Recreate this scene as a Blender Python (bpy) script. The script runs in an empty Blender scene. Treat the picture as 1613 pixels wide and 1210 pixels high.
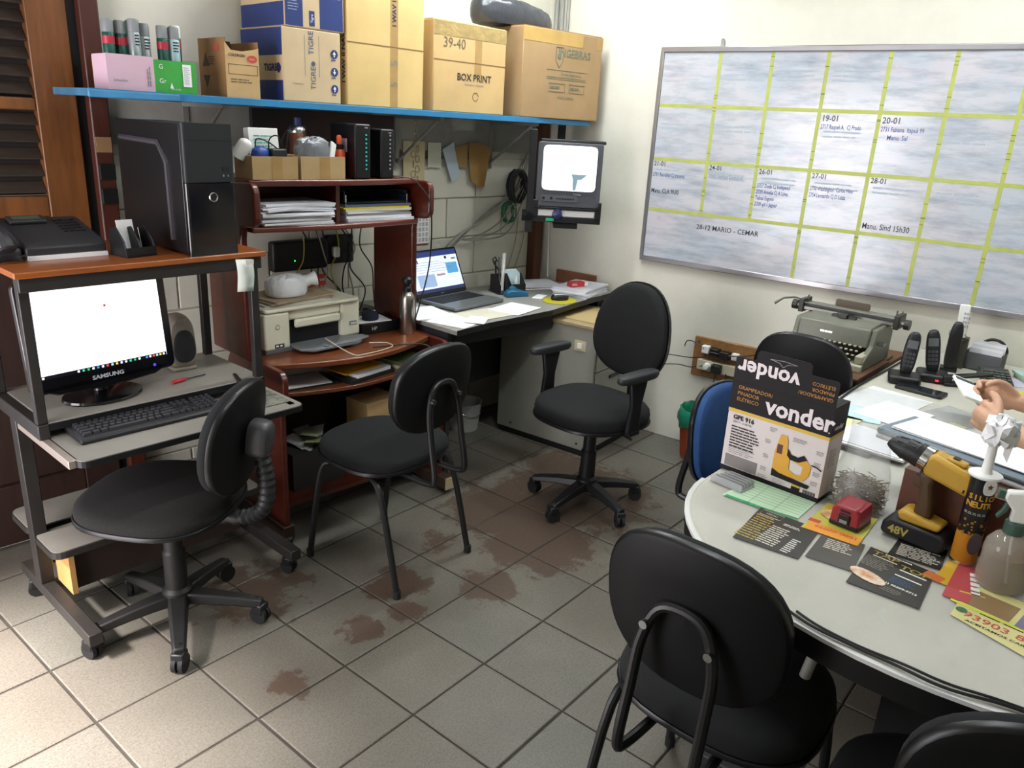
import bpy, bmesh, math, random
from mathutils import Vector, Matrix
random.seed(7)
R = math.radians
scene = bpy.context.scene
COL = scene.collection

# ---------------------------------------------------------------- camera
cam_d = bpy.data.cameras.new('camera'); cam = bpy.data.objects.new('camera', cam_d); COL.objects.link(cam)
cam_d.sensor_width = 36.0; cam_d.lens = 36.0 * 1216.24 / 1613.0; cam_d.clip_start = 0.02; cam_d.clip_end = 200
def _cam():
    y, p, r = 0.673815, 0.32352, -0.056247
    f = Vector((math.cos(p)*math.cos(y), math.cos(p)*math.sin(y), -math.sin(p)))
    rt = Vector((math.sin(y), -math.cos(y), 0)); dn = f.cross(rt)
    a = rt*math.cos(r) + dn*math.sin(r); b = -rt*math.sin(r) + dn*math.cos(r)
    m = Matrix((a, -b, -f)).transposed().to_4x4(); m.translation = (-0.9345, -1.5729, 1.5849)
    return m
cam.matrix_world = _cam(); scene.camera = cam

# ---------------------------------------------------------------- world, daylight, exposure
w = bpy.data.worlds.new('sky'); scene.world = w; w.use_nodes = True
bg = w.node_tree.nodes['Background']; bg.inputs[0].default_value = (0.80, 0.90, 1.0, 1); bg.inputs[1].default_value = 1.4
vs = scene.view_settings; vs.view_transform = 'Standard'; vs.look = 'None'; vs.gamma = 1; vs.use_curve_mapping = False
vs.exposure = 0.12
def area(name, loc, rot, sx, sy, power, col=(1, 1, 1), spread=180):
    d = bpy.data.lights.new(name, 'AREA'); d.shape = 'RECTANGLE'; d.size = sx; d.size_y = sy; d.energy = power; d.color = col
    d.spread = R(spread)
    o = bpy.data.objects.new(name, d); o.location = loc; o.rotation_euler = rot; COL.objects.link(o); return o
# daylight falling in through the open doorway of the left wall
area('daylight', (-1.60, 0.50, 1.05), (0, R(-90), 0), 1.9, 1.25, 46, (1.0, 0.93, 0.96), 150)

# low sun reaching the floor just inside that doorway
sd_ = bpy.data.lights.new('sun', 'SUN'); sd_.energy = 25; sd_.angle = R(14); sd_.color = (1.0, .93, .92)
so_ = bpy.data.objects.new('sun', sd_); so_.rotation_euler = Vector((.555, -.05, -.83)).to_track_quat('-Z', 'Y').to_euler(); COL.objects.link(so_)

# ---------------------------------------------------------------- helpers
def lin(h):
    h = h.lstrip('#'); c = [int(h[i:i+2], 16)/255 for i in (0, 2, 4)]
    return tuple((x/12.92 if x <= .04045 else ((x+.055)/1.055)**2.4) for x in c) + (1,)
MATS = {}
def mat(name, col, rough=.55, metal=0, var=.0, vscale=8, bump=0, bscale=60, emit=None, estr=1, alpha=1, trans=0, coat=0, spec=.5, col2=None, stretch=None, ior=1.45, objvar=0):
    if name in MATS: return MATS[name]
    m = bpy.data.materials.new(name); m.use_nodes = True; MATS[name] = m
    nt = m.node_tree; b = nt.nodes['Principled BSDF']; L = nt.links.new
    b.inputs['Roughness'].default_value = rough; b.inputs['Metallic'].default_value = metal
    b.inputs['Specular IOR Level'].default_value = spec; b.inputs['IOR'].default_value = ior
    b.inputs['Coat Weight'].default_value = coat; b.inputs['Coat Roughness'].default_value = .12
    c = lin(col); b.inputs['Base Color'].default_value = c
    if alpha < 1: b.inputs['Alpha'].default_value = alpha
    if trans: b.inputs['Transmission Weight'].default_value = trans
    if emit: b.inputs['Emission Color'].default_value = lin(emit); b.inputs['Emission Strength'].default_value = estr
    if var or bump or col2 or objvar:
        tc = nt.nodes.new('ShaderNodeTexCoord'); mp = nt.nodes.new('ShaderNodeMapping'); L(tc.outputs['Object'], mp.inputs[0])
        if stretch: mp.inputs['Scale'].default_value = stretch
    if var or col2:
        n = nt.nodes.new('ShaderNodeTexNoise'); n.inputs['Scale'].default_value = vscale; n.inputs['Detail'].default_value = 6; n.inputs['Roughness'].default_value = .62
        L(mp.outputs[0], n.inputs['Vector'])
        mr = nt.nodes.new('ShaderNodeMapRange'); mr.inputs['From Min'].default_value = .33; mr.inputs['From Max'].default_value = .67; L(n.outputs['Fac'], mr.inputs['Value'])
        mx = nt.nodes.new('ShaderNodeMix'); mx.data_type = 'RGBA'; L(mr.outputs[0], mx.inputs['Factor'])
        c2 = lin(col2) if col2 else tuple(max(0, x*(1-var)) for x in c[:3]) + (1,)
        c1 = c if col2 else tuple(min(1, x*(1+var*.6)) for x in c[:3]) + (1,)
        mx.inputs['A'].default_value = c2; mx.inputs['B'].default_value = c1
        L(mx.outputs['Result'], b.inputs['Base Color'])
        if objvar:
            oi = nt.nodes.new('ShaderNodeObjectInfo'); hs = nt.nodes.new('ShaderNodeHueSaturation')
            m2 = nt.nodes.new('ShaderNodeMapRange'); m2.inputs['To Min'].default_value = 1-objvar; m2.inputs['To Max'].default_value = 1+objvar
            L(oi.outputs['Random'], m2.inputs['Value']); L(m2.outputs[0], hs.inputs['Value']); L(mx.outputs['Result'], hs.inputs['Color']); L(hs.outputs[0], b.inputs['Base Color'])
    if bump:
        n2 = nt.nodes.new('ShaderNodeTexNoise'); n2.inputs['Scale'].default_value = bscale; n2.inputs['Detail'].default_value = 4; L(mp.outputs[0], n2.inputs['Vector'])
        bp = nt.nodes.new('ShaderNodeBump'); bp.inputs['Strength'].default_value = bump; bp.inputs['Distance'].default_value = .01; L(n2.outputs['Fac'], bp.inputs['Height']); L(bp.outputs[0], b.inputs['Normal'])
    return m

def T(loc=(0, 0, 0), rz=0, rx=0, ry=0, s=None):
    m = Matrix.Translation(loc) @ Matrix.Rotation(R(rz), 4, 'Z') @ Matrix.Rotation(R(ry), 4, 'Y') @ Matrix.Rotation(R(rx), 4, 'X')
    if s: m = m @ Matrix.Diagonal((*s, 1))
    return m
def AX(o, x, y):
    x = Vector(x).normalized(); y = Vector(y); z = x.cross(y).normalized(); y = z.cross(x)
    m = Matrix((x, y, z)).transposed().to_4x4(); m.translation = o; return m
FRONT = lambda x, y, z: AX((x, y, z), (1, 0, 0), (0, 0, 1))      # on a face looking to -y
class MB:
    def __init__(s): s.v = []; s.f = []; s.m = []; s.sm = []
    def add(s, vs, fs, m=0, M=None, smooth=False):
        o = len(s.v)
        s.v += [tuple(M @ Vector(p)) if M else tuple(p) for p in vs]
        for f in fs: s.f.append([i+o for i in f]); s.m.append(m); s.sm.append(smooth)
        return s
    def box(s, x0, x1, y0, y1, z0, z1, m=0, M=None):
        return s.add([(x0,y0,z0),(x1,y0,z0),(x1,y1,z0),(x0,y1,z0),(x0,y0,z1),(x1,y0,z1),(x1,y1,z1),(x0,y1,z1)],
              [(0,3,2,1),(4,5,6,7),(0,1,5,4),(1,2,6,5),(2,3,7,6),(3,0,4,7)], m, M)
    def quad(s, a, b, c, d, m=0, M=None): return s.add([a, b, c, d], [(0,1,2,3)], m, M)
    def prism(s, poly, z0, z1, m=0, M=None, smooth=False):
        n = len(poly); vs = [(x, y, z0) for x, y in poly] + [(x, y, z1) for x, y in poly]
        fs = [tuple(range(n-1, -1, -1)), tuple(range(n, 2*n))]
        s.add(vs, fs, m, M); o = len(s.v) - 2*n
        for i in range(n): s.f.append([o+i, o+(i+1)%n, o+n+(i+1)%n, o+n+i]); s.m.append(m); s.sm.append(smooth)
        return s
    def cyl(s, p0, p1, r0, r1=None, n=12, m=0, M=None, cap=True):
        p0 = Vector(p0); p1 = Vector(p1); r1 = r0 if r1 is None else r1
        d = (p1-p0).normalized(); a = d.orthogonal().normalized(); b = d.cross(a)
        vs = []
        for p, r in ((p0, r0), (p1, r1)):
            for i in range(n): t = 2*math.pi*i/n; vs.append(p + (a*math.cos(t) + b*math.sin(t))*r)
        s.add(vs, [(i, (i+1)%n, n+(i+1)%n, n+i) for i in range(n)], m, M, True)
        if cap:
            s.add(vs[:n], [tuple(range(n-1, -1, -1))], m, M); s.add(vs[n:], [tuple(range(n))], m, M)
        return s
    def tube(s, pts, r, n=6, m=0, M=None, closed=False):
        pts = [Vector(p) for p in pts]; k = len(pts); rs = r if isinstance(r, (list, tuple)) else [r]*k
        vs = []; prev = None
        for i, p in enumerate(pts):
            if closed: d = pts[(i+1) % k] - pts[i-1]
            else: d = pts[min(i+1, k-1)] - pts[max(i-1, 0)]
            d.normalize()
            a = d.orthogonal().normalized() if prev is None else (prev - d*prev.dot(d)).normalized()
            prev = a; b = d.cross(a)
            for j in range(n): t = 2*math.pi*j/n; vs.append(p + (a*math.cos(t) + b*math.sin(t))*rs[i])
        fs = []
        for i in range(k if closed else k-1):
            i2 = (i+1) % k
            for j in range(n): fs.append((i*n+j, i*n+(j+1)%n, i2*n+(j+1)%n, i2*n+j))
        s.add(vs, fs, m, M, True)
        if not closed: s.add(vs[:n], [tuple(range(n-1, -1, -1))], m, M); s.add(vs[-n:], [tuple(range(n))], m, M)
        return s
    def lathe(s, prof, n=24, m=0, M=None, sx=1, sy=1):
        vs = []; fs = []
        for r, z in prof:
            for i in range(n): t = 2*math.pi*i/n; vs.append((r*math.cos(t)*sx, r*math.sin(t)*sy, z))
        k = len(prof)
        for j in range(k-1):
            for i in range(n): fs.append((j*n+i, j*n+(i+1)%n, (j+1)*n+(i+1)%n, (j+1)*n+i))
        s.add(vs, fs, m, M, True)
        if prof[0][0] > 1e-5: s.add(vs[:n], [tuple(range(n-1, -1, -1))], m, M)
        if prof[-1][0] > 1e-5: s.add(vs[-n:], [tuple(range(n))], m, M)
        return s
    def pad(s, w_, d_, t_, p=2.6, crown=.012, m=0, M=None, n=40, taper=0, prof=None, bend=0):
        """cushion: super-ellipse outline in xy, thickness t_ in z; taper narrows towards +y; bend curves it along x"""
        prof = prof or [(.0, 0), (.6, 0), (.94, 0), (.99, .22), (1, .5), (.985, .74), (.94, .9), (.86, .98), (.6, 1), (.3, 1), (0, 1)]
        vs = []; fs = []
        for sc, zz in prof:
            for i in range(n):
                t = 2*math.pi*i/n; c, q = math.cos(t), math.sin(t)
                x = math.copysign(abs(c)**(2/p), c)*w_/2*sc; y = math.copysign(abs(q)**(2/p), q)*d_/2*sc
                x *= 1 - taper*y/(d_/2)
                z = zz*t_ + (crown*(1-sc*sc) if zz > .5 else 0) + bend*(2*x/w_)**2
                vs.append((x, y, z))
        for j in range(len(prof)-1):
            for i in range(n): fs.append((j*n+i, j*n+(i+1)%n, (j+1)*n+(i+1)%n, (j+1)*n+i))
        return s.add(vs, fs, m, M, True)
    def text(s, txt, size, M, m=0, align='CENTER', sx=1, bold=0, res=2):
        c = bpy.data.curves.new('t', 'FONT'); c.body = txt; c.size = size; c.align_x = align; c.resolution_u = res
        c.align_y = 'CENTER'; c.offset = bold
        o = bpy.data.objects.new('t', c); me = bpy.data.meshes.new_from_object(o)
        K = M @ Matrix.Diagonal((sx, 1, 1, 1))
        s.add([v.co.copy() for v in me.vertices], [list(p.vertices) for p in me.polygons], m, K)
        bpy.data.objects.remove(o); bpy.data.meshes.remove(me); bpy.data.curves.remove(c)
        return s
    def lines(s, M, w_, h_, rows, m=0, lw=.45, seed=0, ragged=.3, words=4):
        """rows of small dark dashes: print too small to read"""
        rnd = random.Random(seed); dh = h_/rows
        for i in range(rows):
            y = h_/2 - dh*(i+.5); x = -w_/2; end = w_/2 - rnd.random()*ragged*w_
            while x < end:
                l = min(w_/words*(.4+rnd.random()), end-x); s.box(x, x+l*.86, y-dh*lw/2, y+dh*lw/2, 0, .0002, m, M); x += l
        return s
    def mesh(s, name, mats, sharp=35):
        me = bpy.data.meshes.new(name); me.from_pydata(s.v, [], s.f); 
        for mt in (mats if isinstance(mats, (list, tuple)) else [mats]): me.materials.append(mt)
        me.polygons.foreach_set('material_index', s.m); me.polygons.foreach_set('use_smooth', s.sm)
        if any(s.sm): me.set_sharp_from_angle(angle=R(sharp))
        me.update(); return me
    def build(s, name, mats, parent=None, bevel=0, seg=2, loc=None, rz=0, rot=None, sharp=35, label=None, weld=False):
        o = bpy.data.objects.new(name, s.mesh(name, mats, sharp)); COL.objects.link(o)
        if parent: o.parent = parent
        if loc: o.location = loc
        if rot: o.rotation_euler = rot
        elif rz: o.rotation_euler = (0, 0, R(rz))
        if bevel:
            b = o.modifiers.new('bevel', 'BEVEL'); b.width = bevel; b.segments = seg; b.limit_method = 'ANGLE'; b.angle_limit = R(40); b.harden_normals = False
            for p in o.data.polygons: p.use_smooth = True
            o.data.set_sharp_from_angle(angle=R(50))
        if label: o['label'] = label
        return o
def tag(o, label=None, cat=None, group=None, kind=None):
    if label: o['label'] = label
    if cat: o['category'] = cat
    if group: o['group'] = group
    if kind: o['kind'] = kind
    return o
def thing(name, label, cat, loc=(0, 0, 0), rz=0, group=None):
    o = bpy.data.objects.new(name, None); o.empty_display_size = .05; COL.objects.link(o)
    o.location = loc; o.rotation_euler = (0, 0, R(rz)); return tag(o, label, cat, group)
def copy_tree(o, parent=None):
    c = o.copy(); COL.objects.link(c)
    if parent: c.parent = parent; c.matrix_parent_inverse = o.matrix_parent_inverse.copy()
    for ch in [q for q in bpy.data.objects if q.parent == o]: copy_tree(ch, c)
    return c
def setT(o, M): o.matrix_local = M; return o
def arc(c, r, a0, a1, n): return [(c[0]+r*math.cos(R(a0+(a1-a0)*i/n)), c[1]+r*math.sin(R(a0+(a1-a0)*i/n))) for i in range(n+1)]
def rrect(x0, x1, y0, y1, r, n=4):
    return arc((x1-r, y0+r), r, -90, 0, n)+arc((x1-r, y1-r), r, 0, 90, n)+arc((x0+r, y1-r), r, 90, 180, n)+arc((x0+r, y0+r), r, 180, 270, n)
def spline(pts, k=6):
    pts = [Vector(p) for p in pts]; out = []
    for i in range(len(pts)-1):
        p0 = pts[max(i-1, 0)]; p1 = pts[i]; p2 = pts[i+1]; p3 = pts[min(i+2, len(pts)-1)]
        for j in range(k):
            t = j/k
            out.append(.5*((2*p1) + (p2-p0)*t + (2*p0-5*p1+4*p2-p3)*t*t + (3*p1-p0-3*p2+p3)*t**3))
    out.append(pts[-1]); return out
def cable(name, pts, r, m, parent=None, k=6, label=None, cat=None, group=None, n=6):
    o = MB().tube(spline(pts, k), r, n).build(name, m, parent)
    if label: tag(o, label, cat, group)
    return o

# common materials
BLACK = mat('black plastic', '#151517', .42, var=.15)
DBLACK = mat('dark black', '#0d0d0f', .5)
RUBBER = mat('rubber', '#141414', .7)
STEELBLK = mat('black painted steel', '#161617', .35, var=.1)
CHROME = mat('chrome', '#c8c8c8', .18, 1)
ALU = mat('brushed aluminium', '#a9a9ac', .34, 1, var=.08, vscale=30)
WHITE = mat('white paper', '#e9e9ea', .7, var=.03, vscale=20)
WPLAST = mat('white plastic', '#e2e2de', .4)
INK = mat('dark ink', '#23232a', .7)
GREYINK = mat('grey ink', '#7b7b80', .7)
CARD = mat('cardboard', '#bf9f70', .8, var=.14, vscale=6, bump=.08, bscale=90)
CARDD = mat('cardboard dark', '#8d6b43', .82, var=.18, vscale=7, bump=.08, bscale=90)
TAPE = mat('packing tape', '#ab8a58', .22, var=.12, vscale=14)
FAB = mat('black upholstery', '#0e0f11', .9, var=.25, vscale=40, bump=.12, bscale=400)
CORD = mat('black cord', '#18181a', .5)
GCORD = mat('grey cord', '#8d8b84', .55)
# ================================================================= SETTING
S = .30
def floor_mat():
    m = bpy.data.materials.new('floor tile'); m.use_nodes = True; nt = m.node_tree; N = nt.nodes.new; L = nt.links.new; b = nt.nodes['Principled BSDF']
    geo = N('ShaderNodeNewGeometry'); oi = N('ShaderNodeObjectInfo')
    def noise(sc, det=5, rough=.6, off=None):
        n = N('ShaderNodeTexNoise'); n.inputs['Scale'].default_value = sc; n.inputs['Detail'].default_value = det; n.inputs['Roughness'].default_value = rough
        L(geo.outputs['Position'], n.inputs['Vector']); return n.outputs['Fac']
    def ramp(v, a, c, ta=0, tb=1):
        r = N('ShaderNodeMapRange'); r.inputs['From Min'].default_value = a; r.inputs['From Max'].default_value = c; r.inputs['To Min'].default_value = ta; r.inputs['To Max'].default_value = tb; L(v, r.inputs['Value']); return r.outputs[0]
    def mix(f, A, B):
        x = N('ShaderNodeMix'); x.data_type = 'RGBA'
        for k, v in (('Factor', f), ('A', A), ('B', B)):
            if isinstance(v, tuple): x.inputs[k].default_value = v
            else: L(v, x.inputs[k])
        return x.outputs['Result']
    base = mix(ramp(noise(3.2), .35, .65), lin('#5e5c53'), lin('#6d6a61'))
    base = mix(ramp(oi.outputs['Random'], 0, 1, 0, .55), base, lin('#6a5f54'))
    base = mix(ramp(noise(150, 3, .7), .42, .62, 0, .55), base, lin('#4a4841'))
    base = mix(ramp(noise(420, 2), .5, .7, 0, .35), base, lin('#817f75'))
    # dirt trodden in: brown patches with ragged outlines
    total = None
    for (x, y, r, k) in ((1.42, .30, .34, 1), (1.30, .02, .30, .95), (1.75, .18, .46, 1), (.92, -.03, .15, .9), (.70, .21, .16, .85), (.45, .10, .11, .75), (.14, .06, .10, .7), (1.95, .42, .3, .7), (.33, .55, .33, .62), (1.02, .30, .2, .5), (.62, .07, .1, .8)):
        d = N('ShaderNodeVectorMath'); d.operation = 'DISTANCE'; L(geo.outputs['Position'], d.inputs[0]); d.inputs[1].default_value = (x, y, 0)
        v = ramp(d.outputs['Value'], r*1.25, r*.1, 0, k)
        if total is None: total = v
        else:
            mx = N('ShaderNodeMath'); mx.operation = 'MAXIMUM'; L(total, mx.inputs[0]); L(v, mx.inputs[1]); total = mx.outputs[0]
    ad = N('ShaderNodeMath'); ad.operation = 'ADD'; L(total, ad.inputs[0]); L(ramp(noise(11, 10, .72), .25, .75, -.42, .36), ad.inputs[1])
    dirt = ramp(ad.outputs[0], .36, .44, 0, .72)
    soft = ramp(total, 0, .9, 0, .30)
    col = mix(soft, base, lin('#4d3f32')); col = mix(dirt, col, lin('#463226'))
    L(col, b.inputs['Base Color'])
    rg = ramp(noise(60), .3, .7, .34, .55); L(rg, b.inputs['Roughness']); b.inputs['Specular IOR Level'].default_value = .35
    bp = N('ShaderNodeBump'); bp.inputs['Strength'].default_value = .12; bp.inputs['Distance'].default_value = .004; L(noise(170, 3, .7), bp.inputs['Height']); L(bp.outputs[0], b.inputs['Normal'])
    return m
TILE = floor_mat()
GROUT = mat('grout', '#3a342d', .9, var=.3, vscale=12)
fl = MB().box(-1.75, 3.0, -3.4, 1.75, -.12, -.004).build('floor', GROUT); tag(fl, kind='structure')
def tile_mesh(w_):
    mb = MB(); g = .0035; c = .003; a, b_ = g, w_-g; h = S-g
    mb.add([(a, g, -.006), (b_, g, -.006), (b_, h, -.006), (a, h, -.006), (a, g, -.002), (b_, g, -.002), (b_, h, -.002), (a, h, -.002),
            (a+c, g+c, 0), (b_-c, g+c, 0), (b_-c, h-c, 0), (a+c, h-c, 0)],
           [(0,1,5,4),(1,2,6,5),(2,3,7,6),(3,0,4,7),(4,5,9,8),(5,6,10,9),(6,7,11,10),(7,4,8,11),(8,9,10,11)])
    return mb.mesh('tile', TILE)
tm = tile_mesh(S); tn = tile_mesh(.075)
for i in range(-5, 10):
    for j in range(-9, 5):
        if i == 9 and j > 1: continue
        o = bpy.data.objects.new('tile', tn if i == 9 else tm); COL.objects.link(o); o.parent = fl
        o.location = (i*S + random.uniform(-.001, .001), j*S + random.uniform(-.001, .001), random.uniform(-.0008, .0006))

# --- walls. wall_back runs along dA from the corner, wall_right along dB
aA, aB = -4.717, 2.814
CX, CY = 2.662, 1.18
PAINT = mat('cream wall paint', '#cfccbd', .75, var=.10, vscale=2.2, bump=.10, bscale=26)
PAINTW = mat('stained cream plaster', '#d2cfc2', .72, var=.12, vscale=1.6, bump=.12, bscale=34)
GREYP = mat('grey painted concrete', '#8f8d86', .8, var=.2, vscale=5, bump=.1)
MA = T((CX, CY, 0), aA)            # local: -x runs along the wall to the left, +y into the wall
def onA(s_, off, z): return tuple(MA @ Vector((-s_, -off, z)))
wb = MB(); wb.box(-3.0, .0, .012, .17, 0, 2.75).box(-4.6, -3.0, .012, .17, 2.2, 2.75)
wall_back = wb.build('wall_back', PAINT, loc=(CX, CY, 0), rz=aA); tag(wall_back, kind='structure')
up = MB().box(-2.31, 0, 0, .012, 1.60, 2.75).build('upper_plaster', PAINTW, wall_back)
# painted concrete blocks, 39 x 19 cm with raked joints
bm = MB(); bm.box(.004, .396, .0, .02, .004, .196)
def block(w_): return MB().box(.003, w_-.003, .0, .016, .0028, .1972).mesh('brick', PAINT)
BK = {}
for k in range(7):
    x = -.305 - (.2 if k % 2 == 0 else 0) + .01
    xs = []
    while x > -2.31: xs.append(x); x -= .4
    edges = [-.0] + xs + [-2.31]
    for a, b_ in zip(edges[1:], edges[:-1]):
        wd = round(b_-a, 3)
        if wd < .03: continue
        if wd not in BK: BK[wd] = block(wd)
        o = bpy.data.objects.new('brick', BK[wd]); COL.objects.link(o); o.parent = wall_back
        o.location = (a, random.uniform(-.0012, .0015), .012+.2*k)
        bv = o.modifiers.new('bevel', 'BEVEL'); bv.width = .004; bv.segments = 2
# grey band under the shelf
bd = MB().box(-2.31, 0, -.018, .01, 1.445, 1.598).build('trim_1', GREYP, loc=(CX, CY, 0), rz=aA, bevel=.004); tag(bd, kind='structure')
MBR = T((CX, CY, 0), aB)           # wall_right: local -y runs towards the viewer, +x into the wall
def onB(s_, off, z): return tuple(MBR @ Vector((-off, -s_, z)))
wr = MB().box(0, .16, -4.7, .2, 0, 2.75).build('wall_right', PAINTW, loc=(CX, CY, 0), rz=aB); tag(wr, kind='structure')
wl = MB(); wl.box(-1.55, -1.40, -3.4, -.15, 0, 2.75).box(-1.55, -1.40, 1.14, 1.75, 0, 2.75).box(-1.55, -1.40, -.15, 1.14, 2.06, 2.75)
tag(wl.build('wall_left', PAINTW), kind='structure')
tag(MB().box(-1.55, 3.0, -3.4, -3.25, 0, 2.75).build('wall_front', PAINTW), kind='structure')
CEIL = mat('white ceiling', '#d9d8d2', .85, var=.06, vscale=2)
tag(MB().box(-1.7, 3.1, -3.4, 1.75, 2.75, 2.85).build('ceiling', CEIL), kind='structure')
# wooden louvred door at the far left of the back wall
WOODO = mat('orange varnished wood', '#6a3f1c', .45, var=.35, vscale=5, stretch=(6, 6, .7), coat=.3, bump=.04)
WOODR = mat('dark red wood', '#482014', .5, var=.35, vscale=5, stretch=(6, 6, .7), coat=.2)
WOODL = mat('worn brown louvre wood', '#2f2218', .7, var=.4, vscale=9, stretch=(1, 6, 6))
WOODD = mat('very dark brown wood', '#2a1710', .6, var=.3, vscale=6, stretch=(6, 6, .7))  # lower door parts are much darker than the upper stile
door = bpy.data.objects.new('door_1', None); COL.objects.link(door); door.location = (CX, CY, 0); door.rotation_euler = (0, 0, R(aA)); tag(door, kind='structure')
def dpart(n, m, *b, bev=.004): 
    q = MB(); q.box(*b); return q.build(n, m, door, bevel=bev)
x0, x1 = -3.16, -2.395
dpart('stile', WOODO, x1-.125, x1, -.03, .012, 1.12, 2.19); dpart('lower_stile', WOODD, x1-.125, x1, -.03, .012, .02, 1.12); dpart('stile', WOODO, x0, x0+.12, -.03, .012, .02, 2.19)
dpart('lower_rail', WOODD, x0+.12, x1-.125, -.024, .012, .02, .25)
for z0, z1 in ((1.20, 1.27), (1.545, 1.585), (2.02, 2.19)): dpart('rail', WOODO, x0+.12, x1-.125, -.024, .012, z0, z1)
dpart('panel', WOODD, x0+.12, x1-.125, -.006, .006, .25, 1.20)
sl = MB().box(0, x1-.125-x0-.12, -.004, .004, -.022, .022).mesh('slat', WOODL)
for z0, z1, n in ((1.27, 1.545, 5), (1.585, 2.02, 8)):
    for i in range(n):
        o = bpy.data.objects.new('slat', sl); COL.objects.link(o); o.parent = door; o.location = (x0+.12, -.004, z0+(i+.5)*(z1-z0)/n); o.rotation_euler = (R(-38), 0, 0)
        bv = o.modifiers.new('bevel', 'BEVEL'); bv.width = .002
dpart('slat_gap_shade', mat('slat gap shade brown', '#1a1410', .8), x0+.121, x1-.126, .0100, .0118, 1.272, 2.018, bev=0)  # dark sheet behind the slats paints in the shade of their gaps
jm = bpy.data.objects.new('trim_2', None); COL.objects.link(jm); jm.location = (CX, CY, 0); jm.rotation_euler = (0, 0, R(aA)); tag(jm, kind='structure')
MB().box(x1+.004, x1+.03, -.015, .1, 0, 2.3).build('gap_shade', DBLACK, jm)  # black strip paints the shade of the gap between door and jamb
MB().box(x1+.03, x1+.092, -.055, .1, 0, 2.75).build('jamb', WOODR, jm, bevel=.006)
for z, nm, m_, lab in ((1.443, 'brown_tape_patch', 'tape', 'square of brown tape on the red door jamb beside the tower'), (1.352, 'wall_switch', 'switch', 'black switch on the red door jamb behind the tower'), (1.268, 'wall_socket', 'socket', 'black socket on the red door jamb, lower than the switch')):
    q = MB().box(-.026, .026, -.0025 if m_ == 'tape' else -.014, 0, -.026, .026).build(nm, mat('brown tape', '#8a6a48', .6) if m_ == 'tape' else mat('black plastic', '#1c1c1e', .42), loc=tuple(MA @ Vector((x1+.061, -.0556, z))), rz=aA, bevel=.001); tag(q, lab, m_)
# brown wooden post in the corner and thin conduits
tag(MB().box(-.075, -.012, -.06, .0, 0, 1.60).build('trim_3', mat('brown wooden post', '#5b3a28', .6, var=.3, vscale=6, stretch=(6, 6, .7)), loc=(CX, CY, 0), rz=aA, bevel=.004), kind='structure')
PIPE = mat('grey conduit', '#9b9a95', .5, var=.1)
for sx, r, wd in ((.05, .012, 'thick grey conduit closest to the wall corner, above the cartons'), (.085, .012, 'thick grey conduit in the middle of three above the cartons'), (.12, .009, 'slim grey conduit farthest from the corner, above the cartons')):
    o = MB().cyl(onB(sx, r+.001, 1.66), onB(sx, r+.001, 2.75), r).build('wall_conduit', PIPE)
    tag(o, wd, 'pipe', 'conduits in the wall corner')
o = MB().cyl(onB(.10, .008, .76), onB(.085, .008, 1.08), .006).build('wall_conduit', mat('white conduit', '#d6d4cb', .5)); tag(o, 'thin white conduit up the corner below the television', 'pipe')

# --- fluorescent fixtures
def fixture(loc, rz, label, power, length=1.2):
    t = thing('fluorescent_light', label, 'ceiling light', loc, rz, 'ceiling lights')
    MB().box(-length/2-.03, length/2+.03, -.06, .06, -.035, 0).build('housing', WPLAST, t, bevel=.006)
    for y in (-.028, .028):
        MB().cyl((-length/2, y, -.062), (length/2, y, -.062), .013, n=10).build('tube', mat('lit tube', '#ffffff', .5, emit='#f2fbff', estr=8), t)
    a = area('fluorescent', (0, 0, 0), (0, 0, 0), length, .09, power, (.93, .99, 1.0), 170); a.parent = t; a.location = (0, 0, -.09)
    return t
fixture((1.75, .62, 2.74), aA, 'twin-tube fluorescent light nearest the cartons on the blue shelf', 26)
fixture((.55, -.75, 2.74), 0, 'twin-tube fluorescent light over the middle of the floor', 14)
fixture((2.0, -1.25, 2.74), 90, 'twin-tube fluorescent light over the long table by the whiteboard', 17)
# ================================================================= COMPUTER TROLLEY AND WHAT STANDS ON IT
LAM = mat('grey laminate', '#807c74', .45, var=.07, vscale=12)
ORW = mat('orange wood laminate', '#904e20', .38, var=.25, vscale=7, stretch=(1, 8, 8), coat=.3)
FRAME = mat('dark grey painted steel', '#2b2826', .42, var=.22, vscale=8)
LWOOD = mat('raw plywood', '#b58a52', .7, var=.2, vscale=6)
def caster(parent, loc, rz=0, r=.025):
    c = MB(); c.cyl((-.017, 0, r), (-.004, 0, r), r, n=16).cyl((.004, 0, r), (.017, 0, r), r, n=16)
    o = c.build('caster', RUBBER, parent, loc=loc, rz=rz)
    MB().box(-.02, .02, -.02, .018, r+.005, r*2+.012).cyl((0, .012, r*2), (0, .012, r*2+.03), .006).build('caster_hood', BLACK, o, bevel=.005)
    return o
tr = thing('computer_trolley', 'steel computer trolley with orange top shelf and pull-out keyboard tray', 'computer desk', (-.21, .53, 0), -2)
W = .72
for x in (0, W-.04):
    MB().box(x, x+.04, .0, .56, .065, .105).build('foot', FRAME, tr, bevel=.003)
    for y in (.05, .50): caster(tr, (x+.02, y, 0), 20 if y < .2 else 70)
    MB().box(x, x+.04, .37, .42, .105, .672).build('post', FRAME, tr, bevel=.003)
    MB().box(x, x+.03, .17, .56, .668, .713).build('side_beam', FRAME, tr, bevel=.003)
    MB().box(x+.005, x+.03, -.02, .42, .644, .668).build('tray_runner', mat('pale steel', '#b5a79c', .35, .6), tr, bevel=.002)
    for y in (.175, .52): MB().box(x+.002, x+.030, y, y+.025, .713, 1.13).build('hutch_post', FRAME, tr, bevel=.003)
ms = MB().box(.03, W-.01, .175, .56, .693, .714).build('monitor_shelf', LAM, tr, bevel=.003)
MB().box(.03, W-.01, .170, .1755, .692, .712).build('edge_band', BLACK, ms)
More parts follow.
